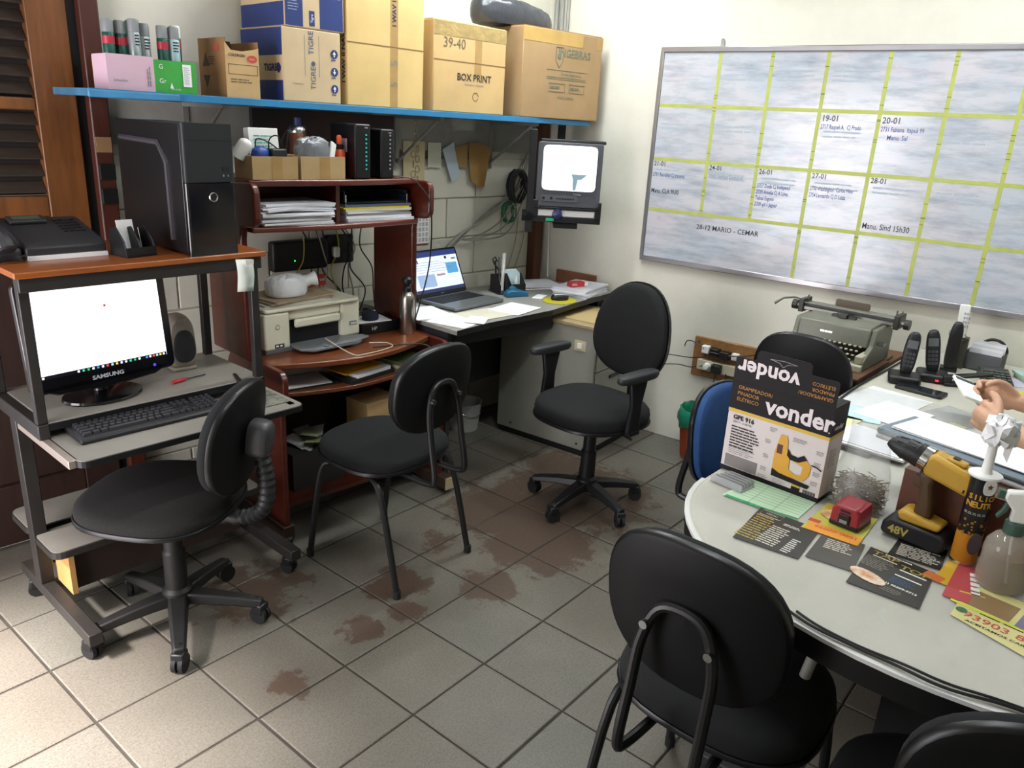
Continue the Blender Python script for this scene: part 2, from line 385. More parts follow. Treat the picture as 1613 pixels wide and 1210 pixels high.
kt = MB(); kt.prism(rrect(.025, W+.005, -.045, .26, .025), .650, .668)
kt = kt.build('keyboard_tray', LAM, tr); MB().prism(rrect(.022, W+.008, -.048, .262, .028), .648, .6655).build('edge_band', BLACK, kt)
ts = MB().box(-.012, W+.0, .135, .58, 1.135, 1.152).build('top_shelf', ORW, tr, bevel=.003)
MB().box(-.0, W-.01, .150, .172, 1.095, 1.134).build('front_bar', FRAME, tr, bevel=.003)
for y0, y1 in ((.215, .385), (.425, .60)):
    ls = MB().prism(rrect(.005, W-.02, y0, y1, .03), .262, .282).build('lower_shelf', LAM, tr)
    MB().prism(rrect(.001, W-.016, y0-.004, y1+.004, .034), .258, .279).build('edge_band', FRAME, ls)
    MB().box(.05, .066, y0+.03, y1-.015, .105, .258).build('wood_panel', LWOOD, tr)
    MB().box(.066, W-.08, y0+.06, y1-.03, .105, .258).build('drawer_box', mat('dark brown board', '#2e211a', .7), tr)
# note taped to the top shelf
nt_ = MB(); n = 6
for i in range(n+1):
    z = 1.135 - .105*i/n; y = .66 - .006*math.sin(i*.7)
    nt_.v += [(.400+.004*i/n, y, z), (.458+.002*i/n, y-.003, z-.004)]
for i in range(n): nt_.f.append([2*i, 2*i+1, 2*i+3, 2*i+2]); nt_.m.append(0); nt_.sm.append(True)
o = nt_.build('hanging_note', mat('pale green paper', '#c9cfc6', .7), loc=(0, -.022, 0)); so = o.modifiers.new('t', 'SOLIDIFY'); so.thickness = .0006
tag(o, 'pale blank note taped to the orange shelf edge, hanging down', 'note')
MB().box(.412, .44, .642-.022, .650-.022+.0, 1.122, 1.137).build('tape', mat('clear tape', '#c8c8c0', .2, alpha=.6), o)

# PC tower
pc = thing('computer_tower', 'tall black computer tower on the orange trolley shelf', 'computer', (.345, .655, 1.1525), -1)
CASE = mat('satin black steel', '#121214', .38, var=.1); GLOSS = mat('piano black', '#08090b', .1, coat=.6)
MB().box(-.079, .079, .02, .43, .006, .385).build('case', CASE, pc, bevel=.003)
fp = MB().prism(rrect(-.08, .08, 0, .02, .008), .0, .2165).build('lower_front', GLOSS, pc)
MB().prism(rrect(-.08, .08, .0, .02, .008), .219, .388).build('upper_front', mat('matt black plastic', '#1b1d20', .55), pc)
ring = MB().tube([(.0125*math.cos(2*math.pi*i/24), -.001, .175+.0125*math.sin(2*math.pi*i/24)) for i in range(24)], .002, 6, closed=True).build('power_ring', CHROME, pc)
ring.location = (.005, 0, 0)
MB().cyl((.005, -.001, .175), (.005, .001, .175), .011, n=20).build('power_button', DBLACK, pc)
us = MB()
for x in (.042, .058):
    us.box(x-.003, x+.003, -.001, .001, .25, .263); us.box(x-.0025, x+.0025, -.001, .001, .235, .241, 1)
us.build('front_ports', [DBLACK, CHROME], pc)
MB().box(-.076, .076, -.0006, .001, .339, .3405).build('drive_seam', DBLACK, pc)
MB().tube([(-.0805, .10, .04), (-.0805, .105, .27), (-.0805, .15, .325), (-.0805, .40, .33)], .0085, 6).build('side_rib', mat('dark grey plastic', '#3f3b40', .4), pc)

# fax telephone
fx = thing('fax_telephone', 'dark grey fax telephone with handset on the orange shelf', 'telephone', (-.02, .825, 1.1525), -2)
FXM = mat('charcoal plastic', '#2b2b2e', .48, var=.12)
pr_ = [(0, .006), (0, .034), (.02, .046), (.20, .088), (.235, .088), (.245, .07), (.245, .0), (.01, 0)]
MB().prism(pr_, -.105, .11, 0, AX((0, 0, 0), (0, 1, 0), (0, 0, 1))).build('body', FXM, fx, bevel=.005)
def slope(x, y, dz=.0): return AX((x, y, .046+(y-.02)*.2333+dz), (1, 0, 0), (0, 1, .2333))
MB().box(-.05, .05, -.024, .024, 0, .012, 0, slope(-.04, .18)).build('display_hood', FXM, fx, bevel=.004)
MB().box(-.036, .036, -.012, .012, .012, .0135, 0, slope(-.04, .18)).build('display', mat('lcd', '#4b5249', .3), fx)
for i in range(4):
    for j in range(5):
        MB().box(-.006, .006, -.004, .004, 0, .004, 0, slope(.035+.016*i, .09+.022*j)).build('key', BLACK, fx, bevel=.001)
MB().box(-.103, .108, -.012, .005, .0, .012).build('paper_strip', WHITE, fx)
hs = MB().tube(spline([(-.150, .0, .030), (-.152, .03, .062), (-.152, .12, .085), (-.15, .20, .088), (-.148, .235, .05)], 5), [.020, .026, .027, .026, .025, .024, .022, .021, .020, .019, .019, .019, .020, .022, .024, .026, .027, .027, .025, .022, .018], 10).build('handset', FXM, fx)
MB().box(-.185, -.110, .01, .24, 0, .035).build('cradle', FXM, fx, bevel=.01)
cc = [(-.19+.07*i/119+.008*math.cos(i*1.3), -.03+.02*math.sin(i/119*3.1), .012+.008*math.sin(i*1.3)) for i in range(120)]
MB().tube(cc, .0022, 5).build('coiled_cord', CORD, fx)

# black desk organiser with cards
og = thing('card_holder', 'black plastic card holder with a white card, between fax and tower', 'desk organiser', (.155, .735, 1.1525), 6)
for x in (-.046, .0, .044):
    MB().prism([(0, 0), (.085, 0), (.085, .075), (.05, .085), (.012, .045)], -.0025, .0025, 0, AX((x, 0, 0), (0, 1, 0), (0, 0, 1))).build('divider', BLACK, og, bevel=.001)
MB().box(-.046, .046, .0, .085, 0, .005).build('base', BLACK, og)
MB().box(-.046, .046, .0, .004, 0, .028).build('front_lip', BLACK, og); MB().box(-.046, .046, .081, .085, 0, .05).build('back', BLACK, og)
MB().box(-.030, .022, -.0005, .0005, 0, .098, 0, T((-.004, .050, .006), 0, -12)).build('card', WHITE, og)
MB().box(-.002, .012, -.0005, .0005, 0, .075, 0, T((.02, .03, .006), 60, -6)).build('card', WHITE, og)

# monitor
mo = thing('computer_monitor', 'black flat computer monitor showing a bright white page', 'monitor', (.035, .835, .7145), 4)
GL = mat('glossy black bezel', '#0b0b0e', .16, coat=.5)
MB().lathe([(.001, 0), (.118, 0), (.120, .004), (.117, .010), (.06, .017), (.03, .02), (.001, .02)], 36, sy=.76).build('base', GL, mo)
MB().cyl((0, .01, .015), (0, .02, .11), .022, .02, 16).build('neck', GL, mo)
HM = T((.0, -.01, .232), 0, -5.7)
bz = MB(); bz.prism(rrect(-.222, .222, -.176, .152, .022), .0, .022, 0, HM @ AX((0, 0, 0), (1, 0, 0), (0, 0, 1)))
bz.prism([(-.222, -.156), (-.15, -.186), (0, -.194), (.15, -.186), (.222, -.156)], .0, .022, 0, HM @ AX((0, 0, 0), (1, 0, 0), (0, 0, 1)))
bz = bz.build('bezel', GL, mo, bevel=.004)
MB().box(-.19, .19, .02, .055, -.12, .12, 0, HM).build('rear_shell', BLACK, mo, bevel=.02)
SF = HM @ AX((0, -.0222, 0), (1, 0, 0), (0, 0, 1))
SCRN = mat('lit white screen', '#ffffff', .3, emit='#fbfaff', estr=1.15)
MB().box(-.196, .196, -.132, .130, 0, .0006, 0, SF).build('screen', SCRN, mo)
tb = MB(); tb.box(-.195, .195, -.1325, -.1215, .0006, .0009, 0, SF); 
tb = tb.build('taskbar', mat('dark taskbar', '#0c0e16', .3, emit='#0c0e18', estr=.5), mo)
rnd = random.Random(3); pal = ['#e8e8f0', '#35c7a0', '#3fb36a', '#e9eef2', '#3a8fd8', '#f0f0f0', '#d84652', '#9ad8e8', '#f4c542', '#dfe6ee']
for i in range(21):
    x = -.185 if i == 20 else (-.085+.0145*i if i < 14 else .128+.0115*(i-14)); c = pal[i % 10]
    MB().box(x-.0032, x+.0032, -.1303, -.1240, .0009, .0012, 0, SF).build('taskbar_icon', mat('icon %s' % c, c, .4, emit=c, estr=.8), tb)
MB().lathe([(.0001, .0), (.004, 0), (.004, .0006), (.0001, .0006)], 16, 0, SF @ T((.022, .055, .0006))).build('page_dot', mat('red dot', '#c23b4e', .4, emit='#c23b4e', estr=.8), mo)
MB().text('SAMSUNG', .017, SF @ T((0, -.157, .0004)), bold=.0006, sx=1.25).build('lettering', mat('silver print', '#b9bcc4', .4), mo)
MB().lathe([(.0001, 0), (.0045, 0), (.0045, .001), (.0001, .001)], 14, 0, SF @ T((.15, -.157, 0))).build('power_lamp', mat('blue led', '#2a2aff', .3, emit='#3535ff', estr=2), mo)

# keyboard
kb = thing('keyboard', 'black full-size keyboard on the pull-out tray', 'keyboard', (.085, .668, .6685), -2.5)
KBM = mat('keyboard body', '#1e1e20', .45)
MB().prism([(-.085, 0), (-.085, .010), (-.075, .016), (.07, .026), (.085, .024), (.085, 0)], -.217, .217, 0, AX((0, 0, 0), (0, 1, 0), (0, 0, 1))).build('body', KBM, kb, bevel=.003)
KEYM = mat('key cap', '#2c2c30', .5)
def keycap(wd): return MB().add([(-wd/2, -.0075, 0), (wd/2, -.0075, 0), (wd/2, .0075, 0), (-wd/2, .0075, 0), (-wd/2+.0022, -.005, .0075), (wd/2-.0022, -.005, .0075), (wd/2-.0022, .006, .0075), (-wd/2+.0022, .006, .0075)],
      [(4,5,6,7),(0,1,5,4),(1,2,6,5),(2,3,7,6),(3,0,4,7)]).mesh('key', KEYM)
K1 = {}
def key(x, y, wd=.0165):
    wd = round(wd, 4)
    if wd not in K1: K1[wd] = keycap(wd)
    o = bpy.data.objects.new('key', K1[wd]); COL.objects.link(o); o.parent = kb; o.location = (x, y, .0165+(y+.075)*.069); o.rotation_euler = (R(4), 0, 0)
P_ = .0187
for r, y in enumerate((-.058, -.039, -.020, -.001, .018, .044)):
    x = -.204
    rows = [[1.4, 1.2, 1.2, 6, 1.2, 1.2, 1.4, 1.4], [2.3]+[1]*10+[2.7], [1.7]+[1]*11+[2.3], [1.5]+[1]*12+[1.5], [1]*13+[2], [1]*15][r]
    sc = 15/sum(rows)
    for u in rows: u *= sc; key(x+u*P_/2, y, u*P_-.002); x += u*P_
    if r in (0, 3, 4, 5):
        for i in range(3): key(.088+.0187*i, y)
    if r == 1: key(.107, y)
    if r < 5:
        for i in range(4): key(.152+.0172*i, y, .0152)
# mouse mat and mouse on the tray end
mm = MB().prism(rrect(0, .16, 0, .15, .01), 0, .003).build('mouse_mat', mat('worn patterned mat', '#8f8d80', .7, col2='#3d4038', vscale=28), loc=(.335, .52, .6685), rz=-3)
tag(mm, 'worn patterned mouse mat at the right end of the keyboard tray', 'mouse mat')
ms_ = thing('computer_mouse', 'small dark mouse lying on the worn mat', 'mouse', (.40, .60, .6718), -10)
MB().pad(.056, .10, .026, p=2.3, crown=.008).build('shell', BLACK, ms_); MB().cyl((-.003, .028, .034), (.003, .028, .034), .008).build('wheel', RUBBER, ms_)
cable('mouse_cord', [(0, .05, .01), (-.01, .09, .008), (-.05, .13, .01), (-.06, .18, .012)], .002, CORD, ms_)

# loudspeaker
sk = thing('desktop_speaker', 'small beige and black desktop speaker behind the monitor', 'speaker', (.345, .905, .7145), -6)
SPB = mat('greyed beige plastic', '#8f877b', .55, var=.15)
MB().pad(.095, .19, .085, p=3.2, crown=.01, taper=.12, M=AX((0, .085, .098), (1, 0, 0), (0, 0, 1))).build('shell', SPB, sk)
MB().pad(.074, .115, .01, p=2.5, crown=.004, taper=.1, M=AX((0, -.004, .088), (1, 0, 0), (0, 0, 1))).build('grille', mat('speaker cloth', '#2a2a2c', .9, bump=.3, bscale=500), sk)
for x in (-.02, .008): MB().cyl((x, -.006, .168), (x, .004, .168), .007, n=14).build('knob', mat('knob grey', '#8b857c', .4), sk)
MB().box(-.04, .04, -.004, .07, .0, .012).build('foot', SPB, sk, bevel=.004)

# screwdriver and cord bits on the monitor shelf
sd = thing('screwdriver', 'screwdriver with red handle on the grey monitor shelf', 'screwdriver', (.285, .80, .7145), 8)
MB().cyl((-.045, 0, .007), (.0, 0, .007), .007, .006, 8).build('handle', mat('red plastic', '#b02a33', .4), sd); MB().cyl((0, 0, .007), (.08, 0, .004), .0022).build('shaft', STEELBLK, sd)
tag(MB().tube([(.40, .66, .717), (.44, .76, .717), (.445, .755, .717), (.41, .655, .717), (.40, .66, .717)], .0025).build('tweezers', STEELBLK), 'thin black tweezers lying at the right of the monitor shelf', 'tweezers')
# ================================================================= CHERRY PRINTER DESK
CH = mat('cherry wood laminate', '#4e1e12', .34, var=.22, vscale=6, stretch=(1, 6, 6), coat=.35)
CHE = mat('cherry edge', '#5f281a', .3, var=.15, coat=.4)
CHT = mat('cherry top', '#6b381c', .35, var=.2, vscale=6, stretch=(1, 8, 8), coat=.3)
D2 = (.59, .69); D2R = -5.5; W2 = .785
M2 = T((*D2, 0), D2R)
dk = thing('printer_desk', 'cherry-red computer desk with raised shelf hutch and bowed front', 'desk', (*D2, 0), D2R)
YZ = lambda x: AX((x, 0, 0), (0, 1, 0), (0, 0, 1))
low = [(.03, .075), (.46, .075), (.46, .60), (.40, .70), (.10, .70)] + [(p[0], p[1]) for p in arc((.04, .66), .04, 90, 180, 4)] + [(.0, .56), (.03, .53)]
for x in (0, W2-.022):
    MB().prism(low, x, x+.022, 0, YZ(0)).build('side_panel', CH, dk, bevel=.003)
    MB().box(x-.012, x+.035, -.03 if x else .02, .47, .02, .075).build('foot', mat('dark foot board', '#3a281d', .6), dk, bevel=.003)
    if x: MB().box(x-.012, x+.035, -.034, -.0305, .02, .075).build('foot_end', mat('worn cream edge', '#b7a887', .7), dk)
    for y in (.03, .43): caster(dk, (x+.011, y, -.002), 40, .011)
def bowed(x0, x1, yb, y0, bow, n=16):
    return [(x0, yb)] + [(x0+(x1-x0)*i/n, y0-bow*math.sin(math.pi*i/n)) for i in range(n+1)] + [(x1, yb)]
ptop = MB().prism(bowed(.022, W2-.022, .56, .12, .10)[::-1], .677, .699).build('desktop', CHT, dk, bevel=.004)
MB().prism(bowed(.022, W2-.022, .50, .14, .09)[::-1], .560, .578).build('under_shelf', CHT, dk, bevel=.004)
MB().box(.022, W2-.022, .44, .455, .12, .56).build('back_panel', mat('dark back board', '#2a1a12', .7), dk)
MB().box(.022, W2-.022, .10, .44, .11, .128).build('bottom_shelf', CH, dk)
hp = [(.20, .70), (.485, .70), (.485, 1.34), (.145, 1.35)] + arc((.13, 1.315), .035, 90, 180, 4) + [(.095, 1.25)] + arc((.13, 1.235), .035, 180, 270, 4) + [(.195, 1.195), (.205, 1.15)]
for x in (-.028, W2-.052): MB().prism(hp, x, x+.026, 0, YZ(0)).build('hutch_panel', CH, dk, bevel=.006)
MB().prism(bowed(-.002, W2-.052, .485, .175, .035)[::-1], 1.335, 1.357).build('hutch_top', CHE, dk, bevel=.005)
MB().prism(bowed(-.002, W2-.052, .485, .165, .03)[::-1], 1.175, 1.195).build('hutch_shelf', CHE, dk, bevel=.005)
MB().box(.352, .368, .185, .475, 1.195, 1.335).build('divider', CH, dk)
MB().box(-.002, W2-.052, .475, .485, 1.19, 1.34).build('hutch_back', CH, dk)

# printer
pt = thing('inkjet_printer', 'cream inkjet printer with grey output tray on the cherry desk', 'printer', (.897, .905, .6992), -3)
PCR = mat('yellowed cream plastic', '#d3d0bb', .42, var=.05); PGR = mat('grey plastic', '#6d7173', .45, var=.08)
bd_ = MB(); bd_.box(-.225, -.115, 0, .27, .014, .160); bd_.box(.13, .225, .012, .27, .014, .160); bd_.box(-.115, .13, .015, .27, .118, .160); bd_.box(-.115, .13, .12, .27, .014, .118)
bd_.build('body', PCR, pt, bevel=.010, seg=3)
MB().box(-.112, .127, .03, .125, .016, .118).build('paper_slot', DBLACK, pt)
MB().box(-.09, .12, .0, .02, .088, .122).build('slot_hood', PCR, pt, bevel=.008)
MB().box(-.222, .222, .004, .268, 0, .014).build('base', mat('grey base', '#56585a', .5), pt, bevel=.002)
ot = MB().prism([(-.11, .06), (-.11, -.06), (-.07, -.10), (.13, -.10), (.16, -.085), (.13, .06)], .012, .022).build('output_tray', PGR, pt, bevel=.002)
MB().prism([(.02, -.10), (.12, -.10), (.21, -.07), (.2, -.03), (.12, .0)], .022, .027).build('tray_extension', PGR, ot, bevel=.001)
MB().box(-.018, -.002, -.095, -.06, .022, .028).build('paper_stop', PGR, ot)
lid = MB().prism(rrect(-.222, .215, -.005, .262, .02), .162, .176).build('lid', PCR, pt, bevel=.004)
for (x, z, r) in ((-.17, .105, .009),):
    MB().tube([(x+r*math.cos(i*.524), -.001, z+r*math.sin(i*.524)) for i in range(12)], .0014, 5, closed=True).build('logo_ring', mat('pale logo', '#8d8d84', .5), pt)
MB().box(-.185, -.145, -.0015, .002, .022, .038).build('card_slots', mat('slot label', '#33363a', .5), pt)
for x in (-.175, -.158): MB().box(x-.005, x+.005, -.002, 0, .027, .034).build('slot_icon', WPLAST, pt)
lb = MB(); lb.box(.170, .205, .010, .013, .060, .076); lb = lb.build('model_label', mat('grey label', '#5c5f62', .4), pt)
for i in range(2): MB().box(.173, .202, .0085, .0105, .063+.006*i, .066+.006*i).build('label_line', WPLAST, lb)

# magazines, plastic bag and red-handled tools on the printer lid
for i in range(3):
    o = MB().prism(rrect(-.15, .15, -.105, .105, .006), 0, .006).build('magazine', mat('worn cover %d' % i, ['#b8b4a6', '#8f7f6a', '#a39075'][i], .5, var=.2, vscale=12), loc=(.855+.012*i, 1.045, .8753+.0062*i), rz=-4+5*i)
    tag(o, ['pale magazine lowest of three on the printer lid', 'brown magazine between two others on the printer lid', 'tan magazine topmost of three on the printer lid'][i], 'magazine', 'magazines on the printer')
pb = MB().pad(.17, .12, .075, p=2.2, crown=.012, n=48)
rnd = random.Random(5)
pb.v = [(x*(1+rnd.uniform(-.05, .05)), y*(1+rnd.uniform(-.06, .06)), max(0, z+rnd.uniform(-.006, .006)*(z > .01))) for x, y, z in pb.v]
bag = thing('white_plastic_bag', 'knotted white plastic bag on the magazines over the printer', 'plastic bag', (.845, 1.02, .8945), -8)
PLB = mat('white plastic film', '#dedfe0', .35, var=.08, vscale=20, bump=.35, bscale=24)
b1 = pb.build('bag_body', PLB, bag); b1.modifiers.new('s', 'SUBSURF').render_levels = 1
MB().tube([(.07, .0, .045), (.10, -.005, .055), (.125, -.01, .06)], [.028, .022, .030], 14).build('knot', PLB, bag)
for dz, an, lab in ((.0, 4, 'lower'), (.028, 10, 'upper')):
    o = MB().prism(rrect(-.055, .06, -.009, .009, .008), 0, .016).build('red_clamp', mat('red enamel', '#b5342b', .4), loc=(1.04, 1.10, .8945+dz), rz=an, bevel=.003)
    tag(o, lab + ' red clamp handle lying on the magazines over the printer', 'clamp')

# dark organiser box with watch and mouse, flask, power leads
bx_ = thing('black_tray_box', 'low black box with small things on it, right of the printer', 'box', (1.245, .98, .6992), -8)
MB().box(-.095, .095, -.075, .075, 0, .048).build('body', mat('black box', '#101012', .4), bx_, bevel=.004); MB().text('HP', .022, FRONT(-.03, -.0755, .022)).build('lettering', mat('pale print', '#c9c9c9', .5), bx_)
o = MB().box(-.09, .07, -.06, .05, 0, .003).build('white_sheet', WHITE, loc=(1.235, .97, .7475), rz=-14); tag(o, 'white sheet lying on the low black box', 'paper')
o = MB().pad(.075, .06, .028, p=2.4).build('dark_pouch', mat('navy cloth', '#1c2130', .9), loc=(1.22, .955, .7508)); tag(o, 'small navy pouch on the white sheet', 'pouch')
o = MB().tube(spline([(0, 0, .006), (.03, .02, .012), (.06, .0, .02), (.08, .03, .012), (.05, .05, .01), (.0, .045, .006)], 6), .006, 6).build('wrist_watch', mat('steel strap', '#77777a', .35, .8), loc=(1.225, 1.0, .7508)); tag(o, 'steel watch strap curled behind the navy pouch', 'watch')
fl_ = thing('steel_flask', 'brushed steel drinking flask with round black cap on the cherry desk', 'flask', (1.325, .835, .6992))
MB().lathe([(.001, 0), (.031, 0), (.033, .004), (.033, .150), (.030, .168), (.020, .182), (.018, .184), (.001, .184)], 28).build('body', mat('brushed steel', '#a9a49b', .28, 1), fl_)
MB().lathe([(.001, .182), (.019, .182), (.02, .20), (.016, .206), (.019, .212), (.024, .224), (.022, .238), (.012, .248), (.001, .249)], 20).build('cap', BLACK, fl_)
cable('thin_cord', [tuple(M2 @ Vector(p)) for p in ((.30, .20, .74), (.33, .06, .705), (.38, .035, .703), (.52, .06, .703), (.54, .12, .703), (.48, .16, .703))], .0022, mat('cream cord', '#b9b09a', .5), label='thin cream cord trailing over the printer tray onto the desk', cat='cord')
cable('black_lead', [tuple(M2 @ Vector(p)) for p in ((.46, .10, .703), (.60, .06, .703), (.66, .0, .70), (.675, -.02, .66), (.68, -.01, .62), (.685, .03, .582))], .003, CORD, label='black lead hanging over the front edge of the cherry desk', cat='cord')

# paper stacks and folders on the hutch shelf
def stack(name, label, loc, rz, w_, d_, n, t, mats, jitter=.006, seed=0, group=None, cat='paper stack', curl=0):
    rn = random.Random(seed); t_ = thing(name, label, cat, loc, rz, group); z = 0
    for i in range(n):
        th = t*rn.uniform(.7, 1.3); q = MB(); k = 6
        M = T((rn.uniform(-jitter, jitter), rn.uniform(-jitter, jitter), z), rn.uniform(-1, 1)*jitter*300)
        cu = curl*rn.uniform(.4, 1.2) if i > n*.6 else 0
        for a in range(k+1):
            x = -w_/2+w_*a/k; lift = cu*math.sin(a/k*math.pi)*1
            q.v += [tuple(M @ Vector(p)) for p in ((x, -d_/2, lift), (x, d_/2, 0), (x, d_/2, th), (x, -d_/2, th+lift))]
        for a in range(k):
            o_ = a*4
            for e in range(4): q.f.append([o_+e, o_+4+e, o_+4+(e+1) % 4, o_+(e+1) % 4][::-1]); q.m.append(0); q.sm.append(False)
        q.f.append([0, 1, 2, 3][::-1]); q.m.append(0); q.sm.append(False); q.f.append([k*4, k*4+3, k*4+2, k*4+1][::-1]); q.m.append(0); q.sm.append(False)
        mt = mats[i % len(mats)] if isinstance(mats, list) else mats
        q.build('sheets', mt, t_); z += th+.0003
    return t_
PAPB = mat('cool white paper', '#d5d6dd', .75, var=.06, vscale=10); PAPC = mat('cream paper', '#cfc9b6', .75, var=.08)
p = M2 @ Vector((.18, .265, 1.1955)); stack('paper_stack', 'tall untidy stack of white paper in the left hutch bay', tuple(p), D2R, .285, .22, 13, .0062, [PAPB, WHITE, PAPB], .012, 1, curl=.006)
p = M2 @ Vector((.55, .29, 1.1955)); fs_ = stack('file_stack', 'stack of files with a yellow folder in the right hutch bay', tuple(p), D2R, .31, .22, 7, .008, [PAPB, WHITE, mat('grey file', '#8d8f94', .6), WHITE, PAPC, mat('yellow folder', '#d9c915', .5), mat('blue grey folder', '#5a6272', .5)], .010, 2)
lt = thing('letter_tray', 'smoked letter tray standing over the files in the hutch', 'letter tray', tuple(M2 @ Vector((.55, .295, 1.263))), D2R)
TR = mat('smoked clear plastic', '#2a3038', .15, alpha=.8)
MB().box(-.15, .15, -.10, .14, 0, .004).build('tray_floor', TR, lt); MB().box(-.15, .15, .136, .14, .004, .05).build('tray_back', TR, lt)
for x in (-.15, .146): MB().box(x, x+.004, -.09, .14, .004, .045).build('tray_side', TR, lt)
for x in (-.147, .147): MB().tube([(x, -.098, -.058), (x, -.098, .03), (x, .10, .03)], .0022, 5).build('wire_leg', CHROME, lt)

# things on the under shelf
Z5 = .5785
o = MB().prism(rrect(-.12, .12, -.08, .08, .004), 0, .008).build('dark_folder', mat('black folder', '#1d1d20', .5), loc=tuple(M2 @ Vector((.19, .20, Z5))), rz=D2R-8); tag(o, 'flat dark folder on the under shelf of the cherry desk', 'folder')
o = MB().prism(rrect(-.115, .10, -.07, .07, .002), 0, .003).build('white_papers', WHITE, loc=tuple(M2 @ Vector((.18, .19, Z5+.0082))), rz=D2R-8); tag(o, 'white papers on the flat dark folder under the printer', 'paper')
for i, (nm, cl, lab, w_, d_, dx, dy, h) in enumerate((('black_tray', '#1a1a1c', 'shallow black tray under the yellow envelope', .24, .16, .0, .0, .016), ('paper_pad', '#e6e6e6', 'white papers between black tray and yellow envelope', .19, .13, .015, -.006, .014), ('yellow_envelope', '#d99f16', 'yellow envelope on top of the papers on the under shelf', .20, .12, -.02, .012, .006))):
    z = Z5 + sum((.0162, .0142, .0)[:i])
    o = MB().prism(rrect(-w_/2, w_/2, -d_/2, d_/2, .004), 0, h).build(nm, mat(nm, cl, .5), loc=tuple(M2 @ Vector((.43+dx, .155+dy, z))), rz=D2R+10); tag(o, lab, ['tray', 'paper', 'envelope'][i])
for i in range(3):
    o = MB().prism(rrect(-.085, .085, -.07, .07, .004), 0, .013).build('green_book', mat('green cover %d' % i, ['#5d6147', '#b3ad93', '#58663c'][i], .5, var=.4, vscale=25), loc=tuple(M2 @ Vector((.645+.004*i, .15, Z5+.0133*i))), rz=D2R+6+3*i); tag(o, ['dull green booklet lowest in the pile by the right side panel', 'beige booklet in the middle of the green pile', 'leafy green booklet topmost of the pile on the under shelf'][i], 'booklet', 'booklets under the cherry desk')
# below: carton with label and torn papers in a box
cb = thing('small_carton', 'small tan carton with white label under the cherry desk', 'carton', tuple(M2 @ Vector((.56, .25, .1285))), D2R+6)
MB().box(-.09, .09, -.07, .07, 0, .30).build('body', CARD, cb, bevel=.003); MB().box(-.03, .05, -.0715, -.0702, .04, .16).build('label', WHITE, cb)
pb2 = thing('paper_bin', 'open box of crumpled paper scraps beside the chair seat', 'box', tuple(M2 @ Vector((.24, .26, .1285))), D2R)
MB().box(-.12, .12, -.09, .09, 0, .16).build('body', mat('dark box', '#242220', .6), pb2)
for i in range(7): MB().box(-.06, .06, -.035, .035, 0, .002, 0, T((random.uniform(-.05, .05), random.uniform(-.04, .04), .162+.006*i), random.uniform(0, 180), random.uniform(-14, 14), random.uniform(-14, 14))).build('scrap', [mat('green scrap', '#8f936a', .8), mat('grey scrap', '#8d8f90', .8), mat('pale scrap', '#a3a5a0', .8)][i % 3], pb2)
o = MB().box(-.03, .03, -.02, .02, 0, .045).build('white_adapter', WPLAST, loc=(1.325, .60, .435), rz=-20, bevel=.008); tag(o, 'white plug adapter hanging at the right side of the cherry desk', 'adapter')
MB().box(-.02, .02, .02, .045, .01, .035).build('plug_body', WPLAST, o)
# ================================================================= BLUE SHELF AND CARTONS
BLUE = mat('blue paint', '#2f7fb0', .4, var=.18, vscale=7)
def UA(x, off=0): return (x-CX)/math.cos(R(aA)) + off*.0825          # world x on the wall line -> local u
sh = thing('wall_shelf', 'long blue-edged plank shelf across the back wall', 'shelf', (CX, CY, 0), aA)
MB().box(-2.475, -.06, -.375, -.062, 1.600, 1.622).build('plank', [mat('shelf underside', '#3b6a8a', .6, var=.25)], sh)
MB().box(-2.475, -.06, -.379, -.3755, 1.599, 1.623).build('front_edge', BLUE, sh, bevel=.002)
MB().box(-2.478, -2.20, -.395, -.3795, 1.597, 1.620).build('edge_patch', mat('dull blue paint', '#3f82ad', .5, var=.2), sh, bevel=.004)
BRK = mat('grey steel bracket', '#84827c', .5, .3, var=.2)
for u in (-2.02, -1.03, -.42):
    b = MB().box(u-.011, u+.011, -.34, -.02, 1.585, 1.5995).build('bracket', BRK, sh)
    MB().box(u-.011, u+.011, -.022, -.0185, 1.36, 1.59).build('wall_leg', BRK, b); MB().cyl((u, -.31, 1.587), (u, -.02, 1.39), .007, n=8).build('strut', BRK, b)

ZS = 1.6235
def carton(name, label, x0, w_, h, d, mats, z=ZS, off=.36, rz=0, gap=True, cat='carton', flap=None):
    p = MA @ Vector((UA(x0, off), -off, z))
    t = thing(name, label, cat, tuple(p), aA+rz)
    MB().box(0, w_, 0, d, 0, h).build('body', mats, t, bevel=.004)
    return t
def front(x, z, y=-.0012): return FRONT(x, y, z)
def side(y, z, x=-.0012): return AX((x, y, z), (0, -1, 0), (0, 0, 1))
NAVY = mat('navy print', '#22356f', .55, var=.15); NAVYD = mat('dark navy print', '#1d2c5c', .6, var=.15)
PALEC = mat('pale tan board', '#c7b08c', .75, var=.08, vscale=8); YEL = mat('warm yellow board', '#d2b478', .75, var=.1, vscale=5)
PRBLUE = mat('faded blue ink', '#4a5a78', .7); PRBLK = mat('brown black ink', '#3c3430', .7)
CARDK = mat('inner dark board', '#4a3826', .85)

